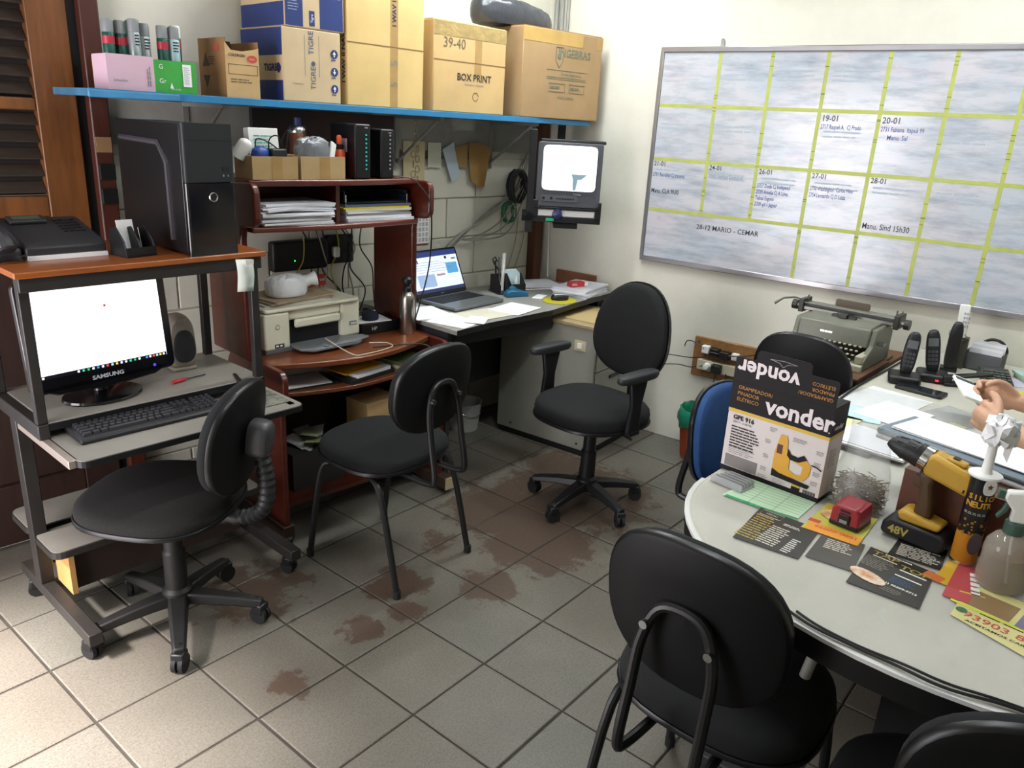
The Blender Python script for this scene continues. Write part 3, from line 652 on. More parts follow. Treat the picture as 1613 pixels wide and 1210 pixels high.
# pink and green carton with spray cans
pg = thing('pink_green_carton', 'open carton with pink and green front holding spray cans', 'carton', tuple(MA @ Vector((UA(.235, .36), -.36, ZS))), aA)
PINK = mat('pale pink print', '#c9a9b8', .6, var=.05); GRN = mat('bright green print', '#3a9a3f', .55, var=.1)
MB().box(0, .143, 0, .004, 0, .104).build('pink_front', PINK, pg); MB().box(.143, .281, 0, .004, -0.0, .098).build('green_front', GRN, pg)
for b in ((0, .281, .116, .12, 0, .10), (0, .004, .004, .116, 0, .103), (.277, .281, .004, .116, 0, .097), (.004, .277, .004, .116, 0, .004)): MB().box(*b).build('carton_wall', PINK if b[1] == .004 else PALEC, pg)
q = MB().text('Schneider', .011, front(.038, .028)); q.build('pink_print', GREYINK, pg)
q = MB().text('G', .02, front(.165, .078)).text('Gr', .02, front(.168, .035)).text('Life Is On', .008, front(.21, .012)); q.prism([(0, 0), (.012, 0), (.006, .018)], 0, .0004, 0, front(.19, .014)); q.build('white_print', WPLAST, pg)
lbm = MB(); lbm.box(-.014, .014, -.034, .034, 0, .0005, 0, front(.249, .056)); lb = lbm.build('white_label', WHITE, pg); MB().lines(front(.249, .056, -.002), .022, .055, 9, 0, .3).build('label_print', GREYINK, lb)
MB().lines(AX((.125, -.0012, .05), (0, 0, 1), (-1, 0, 0)), .07, .014, 2, 0, .5).build('side_print', GREYINK, pg)
CAPG = mat('grey can cap', '#7f8285', .35); CANS = mat('silver can', '#9aa3a5', .3, .4); CANG = mat('dark green can', '#1d5045', .35, .2); REDL = mat('red can label', '#a82a3c', .4); PALEB = mat('pale blue can', '#9fbcc0', .35, .2)
cans = [(.028, .04, 'g', CAPG, 'spray can with red band, first from the wooden post'), (.068, .05, 'g', CAPG, 'spray can with red band, second from the wooden post'), (.104, .035, 's', CAPG, 'silver spray can with grey cap beside the red-banded pair'),
        (.140, .05, 's', CAPG, 'silver lettered spray can with a black groove in its cap'), (.157, .090, 'b', CAPG, 'pale blue spray can standing behind the silver pair'), (.118, .090, 'g', mat('green cap', '#3f5a50', .4), 'dark green capped spray can in the back row'),
        (.196, .045, 'g', CAPG, 'green spray can with red band in the middle of the box'), (.233, .045, 'b', CAPG, 'pale lettered spray can near the white label'), (.256, .085, 'g', WPLAST, 'spray can with white cap nearest the brown carton')]
for i, (x, y, k, cap, lab) in enumerate(cans):
    p = (T(tuple(MA @ Vector((UA(.235, .36), -.36, ZS))), aA) @ Vector((x, y, .0045)))
    c = thing('spray_can', lab, 'spray can', tuple(p), aA + (i*37) % 40 - 20, 'spray cans in the pink and green carton')
    H = .158+.008*(i % 3 == 2)
    body = {'g': CANG, 's': CANS, 'b': PALEB}[k]; r = .0175
    MB().lathe([(.001, 0), (r-.001, 0), (r, .002), (r, H), (r-.003, H+.006), (.001, H+.006)], 18).build('can_body', body, c)
    MB().lathe([(r-.002, H+.002), (r-.0005, H+.004), (r-.0005, H+.036), (r-.003, H+.041), (.001, H+.042)], 18).build('cap', cap, c)
    if k == 'g': MB().lathe([(r+.0004, H-.03), (r+.0004, H-.008)], 18).build('red_band', REDL, c)
    if k != 'g': MB().lines(AX((0, -r-.0006, H-.02), (1, 0, 0), (0, 0, 1)), .02, .035, 4, 0, .5, i).build('can_print', INK, c)

# opened brown paint carton
co = thing('opened_paint_carton', 'torn-open brown carton with red oval print beside the spray cans', 'carton', tuple(MA @ Vector((UA(.620, .36), -.36, ZS))), aA)
MB().add([(0, 0, 0), (.122, 0, 0), (.122, 0, .165), (.10, 0, .158), (.06, 0, .150), (.02, 0, .152), (0, 0, .175), (0, .003, 0), (.122, .003, 0), (.122, .003, .165), (.10, .003, .158), (.06, .003, .150), (.02, .003, .152), (0, .003, .175)],
   [(0,1,2,3,4,5,6), (13,12,11,10,9,8,7), (0,7,8,1), (1,8,9,2), (2,9,10,3), (3,10,11,4), (4,11,12,5), (5,12,13,6), (6,13,7,0)]).build('front_wall', CARD, co)
MB().box(-.0005, .003, .003, .20, 0, .19).build('side_wall', CARDD, co); MB().box(.119, .122, .003, .20, 0, .185).build('side_wall', CARDD, co); MB().box(.003, .119, .197, .20, 0, .192).build('rear_wall', CARDK, co); MB().box(.003, .119, .003, .197, 0, .004).build('bottom', CARDD, co)
q = MB(); q.lathe([(.0001, 0), (.019, 0), (.019, .0004), (.0001, .0004)], 20, 0, front(.096, .128, -.001), sy=.62); q.build('red_oval', mat('red print', '#b5483a', .6), co)
MB().text('COLORGIN', .0115, front(.040, .136, -.001), bold=.0004).build('brand_print', PRBLK, co); MB().text('tintas', .009, front(.096, .128, -.0016)).build('oval_print', PALEC, co)
q = MB(); 
for b in ((.008, .116, .106, .1075), (.008, .116, .075, .0765), (.008, .0095, .075, .1075), (.1145, .116, .075, .1075)): q.box(b[0], b[1], -.0005, 0, b[2], b[3])
q.build('print_frame', PRBLK, co); MB().lines(front(.06, .055, -.001), .09, .016, 2, 0, .3).build('print_lines', PRBLK, co)
q = MB(); q.lathe([(.0001, 0), (.019, 0), (.019, .0004), (.0001, .0004)], 20, 0, side(.06, .16), sy=.62); q.build('side_oval', mat('red print', '#b5483a', .6), co)
MB().prism([(0, 0), (.05, 0), (.025, .045)], 0, .0004, 0, side(.17, .10)).build('print_triangle', PRBLK, co); MB().prism([(0, .04), (.05, .04), (.025, 0)], 0, .0004, 0, side(.17, .03)).build('print_triangle', PRBLK, co)
MB().lines(side(.10, .118), .05, .03, 4, 0, .4, 3).build('side_print', PRBLK, co)

# two pipe-fitting cartons: navy with tan band
def tig(name, label, x0, z, w_, h, d, band, low):
    t = carton(name, label, x0, w_, h, d, PALEC, z=z)
    MB().box(-.0008, .0005, .003, d-.003, .003, band[0]*h, 0).build('navy_side', NAVY, t); MB().box(-.0008, .0005, .003, d-.003, band[1]*h, h-.003).build('navy_side', NAVY, t)
    MB().text('TIGRE', .034, side(.085, h*(band[0]+band[1])/2), bold=.001).build('side_lettering', NAVYD, t)
    MB().pad(.032, .036, .0006, p=1.6, crown=0, M=side(.028, h*(band[0]+band[1])/2), n=14).build('paw_mark', NAVYD, t)
    return t
t1 = tig('pipe_fitting_carton', 'lower blue and tan carton with handling symbols, under another', .834, ZS, .243, .250, .30, (.28, .62), True)
for dz, rot in ((.175, 0), (.113, 180), (.053, 0)):
    q = MB(); q.lathe([(.0001, 0), (.0155, 0), (.0155, .0005), (.0001, .0005)], 22, 0, front(.215, dz)); s_ = q.build('symbol_disc', NAVY, t1)
    q = MB().prism([(-.007, -.001), (.007, -.001), (0, .010)], .0006, .0009, 0, front(.215, dz) @ Matrix.Rotation(R(rot), 4, 'Z')).box(-.002, .002, -.010, -.0005, .0006, .0009, 0, front(.215, dz) @ Matrix.Rotation(R(rot), 4, 'Z')); q.build('symbol', WPLAST, s_)
    MB().lines(front(.215, dz-.021), .026, .006, 1, 0, .6).build('symbol_print', NAVY, t1)
up90 = lambda x, z: AX((x, -.0012, z), (0, 0, 1), (-1, 0, 0))
MB().text('TIGRE', .030, up90(.125, .085)).build('front_lettering', PRBLUE, t1); MB().text('TIGRE', .030, up90(.118, .205)).build('front_lettering', PRBLUE, t1); MB().pad(.018, .018, .0005, p=1.6, crown=0, n=12, M=front(.125, .135)).build('paw_mark', PRBLUE, t1)
for x in (.09, .15): MB().box(x, x+.0012, -.0006, 0, .09, .23).build('guide_line', GREYINK, t1)
MB().text('Componentes', .008, front(.06, .063)).build('small_print', PRBLUE, t1)
t2 = tig('pipe_fitting_carton', 'upper blue and tan carton stacked on the one with symbols', .846, ZS+.2515, .248, .235, .31, (.34, .72), False)
MB().box(.004, .075, -.0006, .0005, .004, .231).build('navy_front', NAVY, t2); MB().box(.145, .244, -.0006, .0005, .004, .231).build('navy_front', NAVY, t2)
MB().text('Tigre', .014, AX((.112, -.0014, .035), (0, 0, 1), (-1, 0, 0))).build('navy_tab_print', WPLAST, t2); MB().box(.101, .123, -.001, -.0004, .01, .06).build('navy_tab', NAVY, t2)
MB().lines(front(.04, .09), .05, .075, 8, 0, .35, 4).build('white_print', mat('pale ink', '#8d99b5', .6), t2); MB().text('TIGRE', .028, front(.195, .12)).build('white_lettering', WPLAST, t2)
# tall yellowed carton
t3 = carton('tall_yellowed_carton', 'tall yellowed carton with a vertical tape seam next to the blue cartons', 1.105, .375, .44, .30, YEL)
MB().box(.205, .242, -.0008, .0004, .002, .438).build('seam_tape', TAPE, t3); MB().box(.0, .375, -.0012, .0, .2265, .2295).build('crease', CARDD, t3)
MB().text('I WAV I', .028, AX((.224, -.0016, .35), (0, 0, 1), (-1, 0, 0)), bold=.0006).build('tape_lettering', NAVYD, t3)
for z in (.09, .17): MB().text('5', .05, AX((.224, -.0016, z), (0, 0, 1), (-1, 0, 0))).build('tape_mark', GREYINK, t3)
MB().text('I WAV II NAV', .03, AX((-.0012, .02, .17), (0, 0, 1), (0, 1, 0)), bold=.0006).build('side_lettering', NAVYD, t3)
for x in (0, .19): MB().prism([(x+.004, 0), (x+.182, 0), (x+.17, .055), (x+.01, .06)], 0, .003, 0, AX((0, 0, .441), (1, 0, 0), (0, .35, .94))).build('lid_flap', YEL, t3)
# BOX PRINT carton
t4 = carton('box_print_carton', 'tan carton lettered BOX PRINT with handwritten 39-40', 1.532, .425, .36, .28, mat('tan board', '#c8a873', .75, var=.1, vscale=5))
MB().text('BOX PRINT', .040, front(.235, .145), bold=.0008).build('lettering', PRBLK, t4); MB().text('Embalagens e Solucoes', .0125, front(.235, .118)).build('small_lettering', GREYINK, t4)
q = MB().text('39-40', .058, front(.115, .275), sx=.95).build('handwriting', mat('pencil', '#6d5f4e', .7), t4)
MB().box(0, .425, -.0012, 0, .2055, .2085).build('crease', CARDD, t4); MB().box(.235, .275, -.0006, .0004, .16, .30).build('seam_tape', TAPE, t4)
MB().box(0, .425, -.0008, .0003, .302, .358).build('top_tape', mat('clear brown tape', '#a8905f', .18, var=.2, vscale=20, bump=.4, bscale=40), t4)
MB().tube([(.245+.017*math.cos(i*.45), -.001, .07+.017*math.sin(i*.45)) for i in range(14)], .0008, 4).build('recycle_mark', PRBLK, t4)
MB().box(.002, .423, .01, .12, .36, .3625).build('lid_flap', CARD, t4)
# large engineering carton
t5 = carton('large_brown_carton', 'large brown carton with faded shield emblem, nearest the whiteboard wall', 2.05, .545, .395, .30, mat('brown board', '#a88a63', .8, var=.13, vscale=4), off=.375, rz=-3)
INKF = mat('faded green ink', '#6a7465', .75)
MB().text('INGEBRAS', .05, front(.345, .300), bold=.0006).build('lettering', INKF, t5)
q = MB(); pts = [(.215, .325), (.265, .325), (.265, .265), (.24, .235), (.215, .265), (.215, .325)]
MB().tube([(a, -.001, b) for a, b in pts], .0014, 4).build('shield', INKF, t5); MB().lathe([(.009, 0), (.013, 0), (.013, .0005)], 14, 0, front(.24, .285)).build('shield_ring', INKF, t5)
for z in (.222, .19, .182): MB().box(.16, .44, -.001, 0, z-.0012, z+.0012).build('rule', INKF, t5)
MB().text('A sua Seguranca', .022, front(.33, .207)).build('script', INKF, t5)
for x in (.18, .32): 
    MB().tube([(x, -.001, .125), (x+.11, -.001, .125), (x+.11, -.001, .163), (x, -.001, .163)], .0009, 4, closed=True).build('print_frame', INKF, t5); MB().lines(front(x+.055, .144), .09, .022, 1, 0, .5, 2).build('frame_print', INKF, t5)
MB().text('MADE IN BRAZIL', .016, front(.30, .098)).build('origin_print', INKF, t5)
MB().box(.0, .40, -.0008, .0004, .335, .393).build('top_tape', mat('yellowed tape', '#b99758', .3, var=.15), t5); MB().box(.50, .545, -.0008, .0004, .335, .393).build('corner_tape', TAPE, t5)
MB().box(.002, .54, .004, .10, .395, .399).build('lid_flap', CARDD, t5)
# crumpled grey bag on the large carton
gb = thing('grey_bag', 'crumpled dark grey plastic bag on the large brown carton', 'plastic bag', tuple(MA @ Vector((UA(2.16, .2), -.20, ZS+.400))), aA)
q = MB().pad(.50, .20, .085, p=2.4, crown=.03, n=48, taper=.0); rnd = random.Random(11)
q.v = [(x, y, max(0, z*(1.25-.9*(x+.25)) + rnd.uniform(-.008, .008)*(z > .02))) for x, y, z in q.v]
q.build('bag', mat('dark grey film', '#3b3d42', .28, var=.2, vscale=14, bump=.5, bscale=18), gb)

# ================================================================= ON THE BACK WALL
def wallnote(name, label, pts, m, off=.006, cat='note', curl=.004):
    q = MB(); c = [MA @ Vector((UA(x), -off-.003*i*0, z)) for i, (x, z) in enumerate(pts)]
    n = len(pts); back = [MA @ Vector((UA(x), -off+.0012, z)) for x, z in pts]
    q.add([tuple(v) for v in c+back], [tuple(range(n)), tuple(range(2*n-1, n-1, -1))] + [(i, n+i, n+(i+1) % n, (i+1) % n) for i in range(n)])
    return tag(q.build(name, m), label, cat)
KRAFT = mat('kraft paper', '#a5834f', .75, var=.12, vscale=12); BEIGE = mat('beige paper', '#bfb08a', .75, var=.08)
wallnote('wall_note', 'beige ruled note on the back wall behind the key chain', [(1.672, 1.30), (1.80, 1.30), (1.80, 1.486), (1.668, 1.486)], BEIGE, .024)
wallnote('wall_note', 'small white note on the wall between chain and tilted sheet', [(1.822, 1.366), (1.906, 1.366), (1.902, 1.482), (1.82, 1.482)], mat('off white note', '#c6c4b4', .75), .023)
wallnote('wall_note', 'pale blue sheet hanging tilted on the back wall', [(1.971, 1.296), (2.028, 1.322), (1.978, 1.487), (1.906, 1.452)], mat('pale blue sheet', '#b5c1cb', .7), .030)
wallnote('wall_note', 'short brown kraft slip on the back wall', [(2.00, 1.372), (2.075, 1.366), (2.08, 1.486), (1.99, 1.462)], KRAFT, .026)
wallnote('wall_note', 'long curved brown kraft sheet on the back wall', [(2.10, 1.30), (2.16, 1.266), (2.197, 1.27), (2.232, 1.465), (2.16, 1.488), (2.076, 1.486), (2.085, 1.38)], mat('kraft long', '#9a7742', .75, var=.15, vscale=12), .034)
kc = thing('key_chain', 'bunch of linked key rings hanging from the shelf bracket', 'key chain', onA(1.17, .33, 1.59))
rnd = random.Random(4); LNK = mat('old brass', '#6d6552', .4, .8)
for i in range(14):
    z = -.02-.021*i; w_ = .011 if i > 3 else .006; sx = (.012 if i % 2 else -.012)*(i > 3)
    MB().tube([(sx+w_*math.cos(a*.785)*math.cos(i*.9), w_*math.cos(a*.785)*math.sin(i*.9), z+.015*math.sin(a*.785)) for a in range(8)], .0017, 5, closed=True).build('link', LNK, kc)
for sx in (-.014, .012): MB().box(sx-.005, sx+.005, -.001, .001, -.335, -.28).build('key', LNK, kc)
MB().tube([(0, 0, -.02), (0, 0, .006)], .001, 4).build('hook', LNK, kc)
# calendar
cal = thing('wall_calendar', 'narrow wall calendar printed with months, beside the hutch', 'calendar', onA(.81+.10, .008, .99), aA)
MB().box(-.0, .092, -.0012, 0, 0, .168).build('sheet', WHITE, cal)
for i in range(4):
    for j in range(6): MB().lines(AX((.013+.022*i, -.0016, .152-.0255*j), (1, 0, 0), (0, 0, 1)), .017, .019, 4, 0, .5, i+j).build('month', INK if (i+j) % 3 else GREYINK, cal)
MB().box(.0, .092, -.0016, -.001, 0, .006).build('red_foot', mat('brick red', '#9d4a3a', .6), cal)
wallnote('wall_slip', 'white slip with blue edge on the wall beside the calendar', [(1.712, .985), (1.744, .985), (1.744, 1.145), (1.712, 1.145)], WHITE, .011)
# cable bundle from the television to the laptop desk
for i in range(5):
    pts = [(2.53, 1.44), (2.41+.012*i, 1.25), (2.27, 1.13+.008*i), (2.03+.01*i, 1.018+.006*(i % 3)), (1.93, .94), (1.84-.05*i, .86+.01*i)]
    cable('wall_cable', [tuple(MA @ Vector((UA(x), -.016-.009*(i % 3)-.0006*i, z))) for x, z in pts], .0045, [GCORD, mat('pale cord', '#b3b0a2', .5), GCORD, mat('dark grey cord', '#5b5a56', .5), GCORD][i],
          label=['grey', 'pale', 'middle grey', 'dark grey', 'lowest grey'][i] + ' cable of the bundle slanting from television to laptop', cat='cable', group='cable bundle on the back wall')
for i in range(3):
    pts = [(2.50, 1.30), (2.33+.02*i, 1.10-.03*i), (2.16, 1.02-.01*i), (2.04, 1.005)]
    cable('wall_cable', [tuple(MA @ Vector((UA(x), -.046-.01*i, z))) for x, z in pts], .004, GCORD, label=['upper', 'middle', 'lower'][i] + ' of three grey cables sagging below the green coil', cat='cable', group='cable bundle on the back wall')
def coil(name, label, x, z, rx, rz_, m, turns=5, r=.0045, seed=0):
    rn = random.Random(seed); pts = []
    for k in range(turns*14):
        a = k*2*math.pi/14; t = k/14
        pts.append(MA @ Vector((UA(x)+(rx+rn.uniform(-.003, .003))*math.cos(a)+.012*math.sin(t*2), -.02-.006*t, z+(rz_+rn.uniform(-.006, .006))*math.sin(a))))
    return tag(MB().tube(pts, r, 5).build(name, m), label, 'cable')
coil('coiled_cable', 'green cable coiled on the wall left of the television', 2.385, 1.13, .042, .055, mat('green cable', '#2d6e48', .5), 5, .004, 1)
coil('coiled_cable', 'dark cable coiled above the green one by the television', 2.43, 1.27, .055, .085, mat('charcoal cable', '#2b2d2f', .5), 9, .005, 2)
for i, x in enumerate((2.46, 2.52)):
    cable('hanging_wire', [tuple(MA @ Vector((UA(x+d), -.02, z))) for d, z in ((.02, 1.10), (.01, .98), (-.02, .88), (-.06, .79))], .003, GCORD, label=['inner', 'outer'][i] + ' thin wire hanging behind the pen holder', cat='cable')

dp = MB().box(UA(.90), UA(1.60), -.045, -.024, 1.372, 1.595).build('dark_wall_patch', mat('navy and brown panel', '#14161f', .6, col2='#3a1f14', vscale=3.5), loc=(CX, CY, 0), rz=aA, bevel=.003); tag(dp, 'dark navy and brown panel on the wall behind the modems', 'panel')  # thin slab added for an unidentified dark area of wall
# power gear on the wall inside the cherry hutch
ad = thing('power_bar_box', 'dark power box with a green lamp on the wall over the printer', 'power supply', onA(1.555, .02, .935), aA)
MB().box(-.16, .11, -.05, 0, 0, .13).build('case', mat('very dark plastic', '#0f1012', .5), ad, bevel=.012); MB().box(.11, .26, -.03, 0, .01, .14).build('case', DBLACK, ad, bevel=.01)
MB().cyl((-.06, -.053, .045), (-.06, -.049, .045), .003, n=8).build('green_lamp', mat('green led', '#1fd03f', .3, emit='#2dff50', estr=2), ad)
MB().box(.135, .165, -.062, -.03, .045, .09).build('white_plug', WPLAST, ad, bevel=.006)
rnd = random.Random(21)
cols = [CORD, CORD, GCORD, CORD, mat('yellow cord', '#a89a3a', .5), CORD, GCORD, CORD, CORD]
words = ['leftmost black', 'second black', 'first grey', 'third black', 'yellow', 'fourth black', 'second grey', 'fifth black', 'rightmost black']
for i in range(9):
    x = 1.12+.035*i
    cable('loose_cable', [tuple(MA @ Vector((UA(x+d), -.03-.012*(i % 3)-e, z))) for d, e, z in ((rnd.uniform(-.02, .02), 0, 1.12+.01*(i % 2)), (rnd.uniform(-.03, .05), .02, 1.02), (rnd.uniform(-.02, .06), .01, .92), (rnd.uniform(-.02, .06), .03, .82), (rnd.uniform(0, .09), .02, .715))], .0035, cols[i],
          label=words[i]+' cable in the tangle behind the printer', cat='cable', group='cable tangle behind the printer')
cable('yellow_cable', [tuple(MA @ Vector((UA(x), -o_, z))) for x, o_, z in ((.66, .08, .83), (.80, .07, .86), (.90, .07, .865), (1.02, .075, .905), (1.09, .07, .97), (1.10, .07, 1.08))], .003, mat('yellow cord', '#a89a3a', .5), label='yellow cord stretched across the wall above the printer', cat='cable')

# things on top of the hutch
ZH = 1.3575
def onH(x, y, z=ZH): return tuple(M2 @ Vector((x, y, z)))
def openbox(name, label, loc, rz, w_, d, h, m, lines=None):
    t = thing(name, label, 'carton', loc, rz); k = .004
    for b in ((0, w_, 0, k, 0, h), (0, w_, d-k, d, 0, h), (0, k, k, d-k, 0, h), (w_-k, w_, k, d-k, 0, h)): MB().box(*b).build('wall', m, t)
    MB().box(k, w_-k, k, d-k, 0, k).build('bottom', m, t); MB().box(w_*.42, w_*.65, -.0008, 0, .002, h-.002).build('tape', TAPE, t); return t
openbox('low_carton', 'low open carton with cables on the hutch, left of its pair', onH(.012, .17), D2R, .175, .13, .078, mat('tan low carton', '#b39568', .8, var=.12))
openbox('low_carton', 'low open carton with a bag of parts on the hutch, right of its pair', onH(.196, .165), D2R, .185, .13, .080, mat('tan low carton b', '#b89c70', .8, var=.12))
wbx = thing('white_product_box', 'white product box with teal print leaning in the left low carton', 'box', onH(.05, .245, ZH+.006), D2R+2)
MB().box(0, .115, 0, .035, 0, .165, 0, T((0, 0, 0), 0, -6)).build('body', WPLAST, wbx, bevel=.002)
MB().lines(AX((.055, -.0008+.008, .12), (1, 0, 0), (0, .105, .99)), .08, .045, 4, 0, .4, 8).build('teal_print', mat('teal print', '#4f9c90', .6), wbx)
o = MB().pad(.05, .045, .06, p=2.2).build('white_roll', WPLAST, loc=onH(-.005, .24, ZH+.07), rot=(R(20), R(25), 0)); tag(o, 'white rounded plug between tower and low carton', 'plug')
o = MB().pad(.07, .05, .07, p=2.6).build('blue_adapter', mat('deep blue plastic', '#22408a', .45), loc=onH(.062, .225, ZH+.006), rot=(R(10), 0, R(12))); o.scale = (1, 1, 1.3); tag(o, 'deep blue adapter in the left low carton', 'adapter')
o = MB().box(-.035, .035, -.025, .025, 0, .098).build('black_adapter', BLACK, loc=onH(.125, .215, ZH+.0055), rz=8, bevel=.006); tag(o, 'black power adapter in the left low carton', 'adapter')
rnd = random.Random(9)
for i in range(3): cable('adapter_cord', [onH(.06+.05*i+rnd.uniform(-.02, .02), .22, ZH+.05), onH(.05+.05*i, .21, ZH+.13), onH(.09+.04*i, .20, ZH+.125+.02*i), onH(.14+.01*i, .21, ZH+.09), onH(.13, .22, ZH+.05)], .0025, CORD, label=['left', 'middle', 'right'][i]+' black cord looping out of the left low carton', cat='cable', group='cords in the low carton')
q = MB().pad(.15, .09, .075, p=2.0, crown=.02, n=36); q.v = [(x+rnd.uniform(-.006, .006), y, z+rnd.uniform(-.006, .006)*(z > .01)) for x, y, z in q.v]
o = q.build('parts_bag', mat('clear grey film', '#84878c', .2, alpha=.75, bump=.5, bscale=30), loc=onH(.285, .23, ZH+.05)); tag(o, 'clear bag of small parts in the right low carton', 'plastic bag')
o = MB().prism([(0, 0), (.022, 0), (.04, .05), (.02, .065)], 0, .012, 0, AX(onH(.33, .20, ZH+.07), (1, 0, 0), (0, .2, 1))).build('white_bottle_cap', WPLAST, bevel=.003); tag(o, 'white angled cap sticking out of the right low carton', 'cap')
sc_ = thing('aerosol_can', 'aerosol can with blue cap behind the right low carton', 'spray can', onH(.30, .36))
MB().lathe([(.001, 0), (.032, 0), (.032, .165), (.024, .18), (.001, .18)], 22).build('can', mat('brown can', '#7a4a30', .4, .3), sc_); MB().lathe([(.033, .155), (.033, .172), (.026, .182)], 22).build('rim', CHROME, sc_); MB().lathe([(.014, .18), (.014, .21), (.001, .212)], 16).build('cap', mat('navy cap', '#2c2f66', .4), sc_)
gl = thing('orange_bottle', 'small orange bottle with black collar beside the modem', 'bottle', onH(.395, .225))
MB().lathe([(.001, 0), (.022, 0), (.023, .005), (.023, .09), (.017, .105), (.001, .105)], 20).build('body', mat('orange plastic', '#d8532a', .4), gl); MB().lathe([(.017, .104), (.018, .122), (.014, .124), (.001, .124)], 16).build('collar', BLACK, gl); MB().lathe([(.010, .123), (.010, .15), (.007, .155), (.001, .156)], 14).build('cap', mat('orange plastic', '#d8532a', .4), gl)
for k, (x, lab, hh, dd) in enumerate(((.455, 'black modem with teal lamps and paper label on the hutch', .20, .19), (.575, 'second black modem with a column of icons, nearest the wall notes', .185, .15))):
    md = thing('modem', lab, 'modem', onH(x, .15+.015*k), D2R-4)
    MB().box(-.038 if k == 0 else -.03, .030, 0, dd, 0, hh).build('case', mat('modem black', '#0e0f12', .38), md, bevel=.006)
    for i in range(9):
        MB().box(-.003, .003, -.0022, .001, .035+.0155*i, .041+.0155*i).build('indicator', mat('teal led', '#2aa89a', .4, emit='#2aa89a', estr=.35) if k == 0 else mat('pale icon', '#9a9ea3', .5), md).location = (.01 if k == 0 else .012, 0, 0)
    if k == 0:
        lb = MB().box(-.0392, -.0378, .06, .13, .095, .145).build('paper_label', mat('lilac label', '#b5a9ae', .6), md); MB().lines(AX((-.0396, .095, .12), (0, -1, 0), (0, 0, 1)), .05, .035, 5, 0, .3).build('label_print', GREYINK, lb)
    MB().text('net', .010, FRONT(.01, -.0012, hh-.012)).build('brand_print', WPLAST, md)
cable('modem_lead', [onH(.60, .15, ZH+.004), onH(.65, .12, ZH+.006), onH(.69, .10, 1.33), onH(.73, .085, 1.26), onH(.742, .09, 1.1), onH(.745, .12, .95), onH(.742, .19, .76)], .003, CORD, label='black lead running down the right edge of the hutch', cat='cable')
# ================================================================= WHITEBOARD
ZB0, ZB1 = .962, 1.965
MWB = T((CX, CY, 0), aB)         # local: x into the wall, y along it (towards the corner +)
def yB(y): return (y-CY)/math.cos(R(aB))
wbd = thing('whiteboard', 'large aluminium-framed whiteboard gridded with yellow tape', 'whiteboard', tuple(MWB @ Vector((0, 0, 0))), aB)
Y0, Y1 = yB(-1.56), yB(.482)
def board_mat():
    m = bpy.data.materials.new('smeared whiteboard'); m.use_nodes = True; nt = m.node_tree; N = nt.nodes.new; L = nt.links.new; b = nt.nodes['Principled BSDF']
    tc = N('ShaderNodeTexCoord'); mp = N('ShaderNodeMapping'); mp.inputs['Scale'].default_value = (1, 1.8, 9); L(tc.outputs['Object'], mp.inputs[0])
    mp2 = N('ShaderNodeMapping'); mp2.inputs['Scale'].default_value = (1, 2.2, 3.4); L(tc.outputs['Object'], mp2.inputs[0])
    def ns(v, sc, a, c, lo, hi):
        n = N('ShaderNodeTexNoise'); n.inputs['Scale'].default_value = sc; n.inputs['Detail'].default_value = 8; n.inputs['Roughness'].default_value = .65; L(v, n.inputs['Vector'])
        r = N('ShaderNodeMapRange'); r.inputs['From Min'].default_value = a; r.inputs['From Max'].default_value = c; r.inputs['To Min'].default_value = lo; r.inputs['To Max'].default_value = hi; L(n.outputs['Fac'], r.inputs['Value']); return r.outputs[0]
    def mix(f, A, B):
        x = N('ShaderNodeMix'); x.data_type = 'RGBA'; L(f, x.inputs['Factor'])
        for k, v in (('A', A), ('B', B)):
            if isinstance(v, tuple): x.inputs[k].default_value = v
            else: L(v, x.inputs[k])
        return x.outputs['Result']
    c = mix(ns(mp2.outputs[0], 1.3, .4, .62, 0, .7), lin('#bdbcc1'), lin('#a9b4c0'))
    c = mix(ns(mp2.outputs[0], 2.1, .52, .7, 0, .6), c, lin('#c0b4bb'))
    c = mix(ns(mp.outputs[0], 2.6, .44, .72, 0, .66), c, lin('#74818f'))
    L(c, b.inputs['Base Color']); b.inputs['Roughness'].default_value = .16; b.inputs['Specular IOR Level'].default_value = .45
    return m
MB().box(-.016, -.002, Y0, Y1, ZB0, ZB1).build('panel', board_mat(), wbd)
AF = mat('anodised frame', '#9c9a9c', .3, .85, var=.06)
for b in ((Y0-.012, Y1+.012, ZB1-.006, ZB1+.018), (Y0-.012, Y1+.012, ZB0-.018, ZB0+.008), (Y0-.012, Y0+.006, ZB0, ZB1), (Y1-.006, Y1+.014, ZB0, ZB1)): MB().box(-.024, -.001, b[0], b[1], b[2], b[3]).build('frame_bar', AF, wbd, bevel=.003)
YT = mat('yellow green tape', '#a9b058', .5, var=.1, vscale=20)
zs = [1.717, 1.461, 1.212]
ys = [.186, -.062, -.307, -.558, -.806, -1.06, -1.31]
for z in zs: MB().box(-.0166, -.0159, Y0, Y1, z-.008, z+.008).build('tape', YT, wbd)
for i, y in enumerate(ys): MB().box(-.0170, -.0163, yB(y)-.008, yB(y)+.008, 1.212 if i < 2 else ZB0, ZB1-.006).build('tape', YT, wbd)
rnd = random.Random(31)
DASH = mat('green pencil dash', '#6f7a2c', .7)
for i, y in enumerate(ys):
    for k in range(11):
        z = rnd.uniform(1.22 if i < 2 else .98, 1.94); MB().box(-.0174, -.0171, yB(y)-.0085, yB(y)+.0085, z, z+.003).build('tape_tick', DASH, wbd)
PENB = mat('blue marker', '#33508c', .5); PENK = mat('black marker', '#22242c', .5); PENF = mat('faded marker', '#7d8896', .5)
def wt(txt, y, z, size, m, sx=.9, it=0): MB().text(txt, size, AX((-.0166, yB(y), z), (0, -1, 0), (0, -.02, 1)), sx=sx, align='LEFT', bold=.0003).build('handwriting', m, wbd)
cells = [.47, .172, -.076, -.321, -.572, -.82]
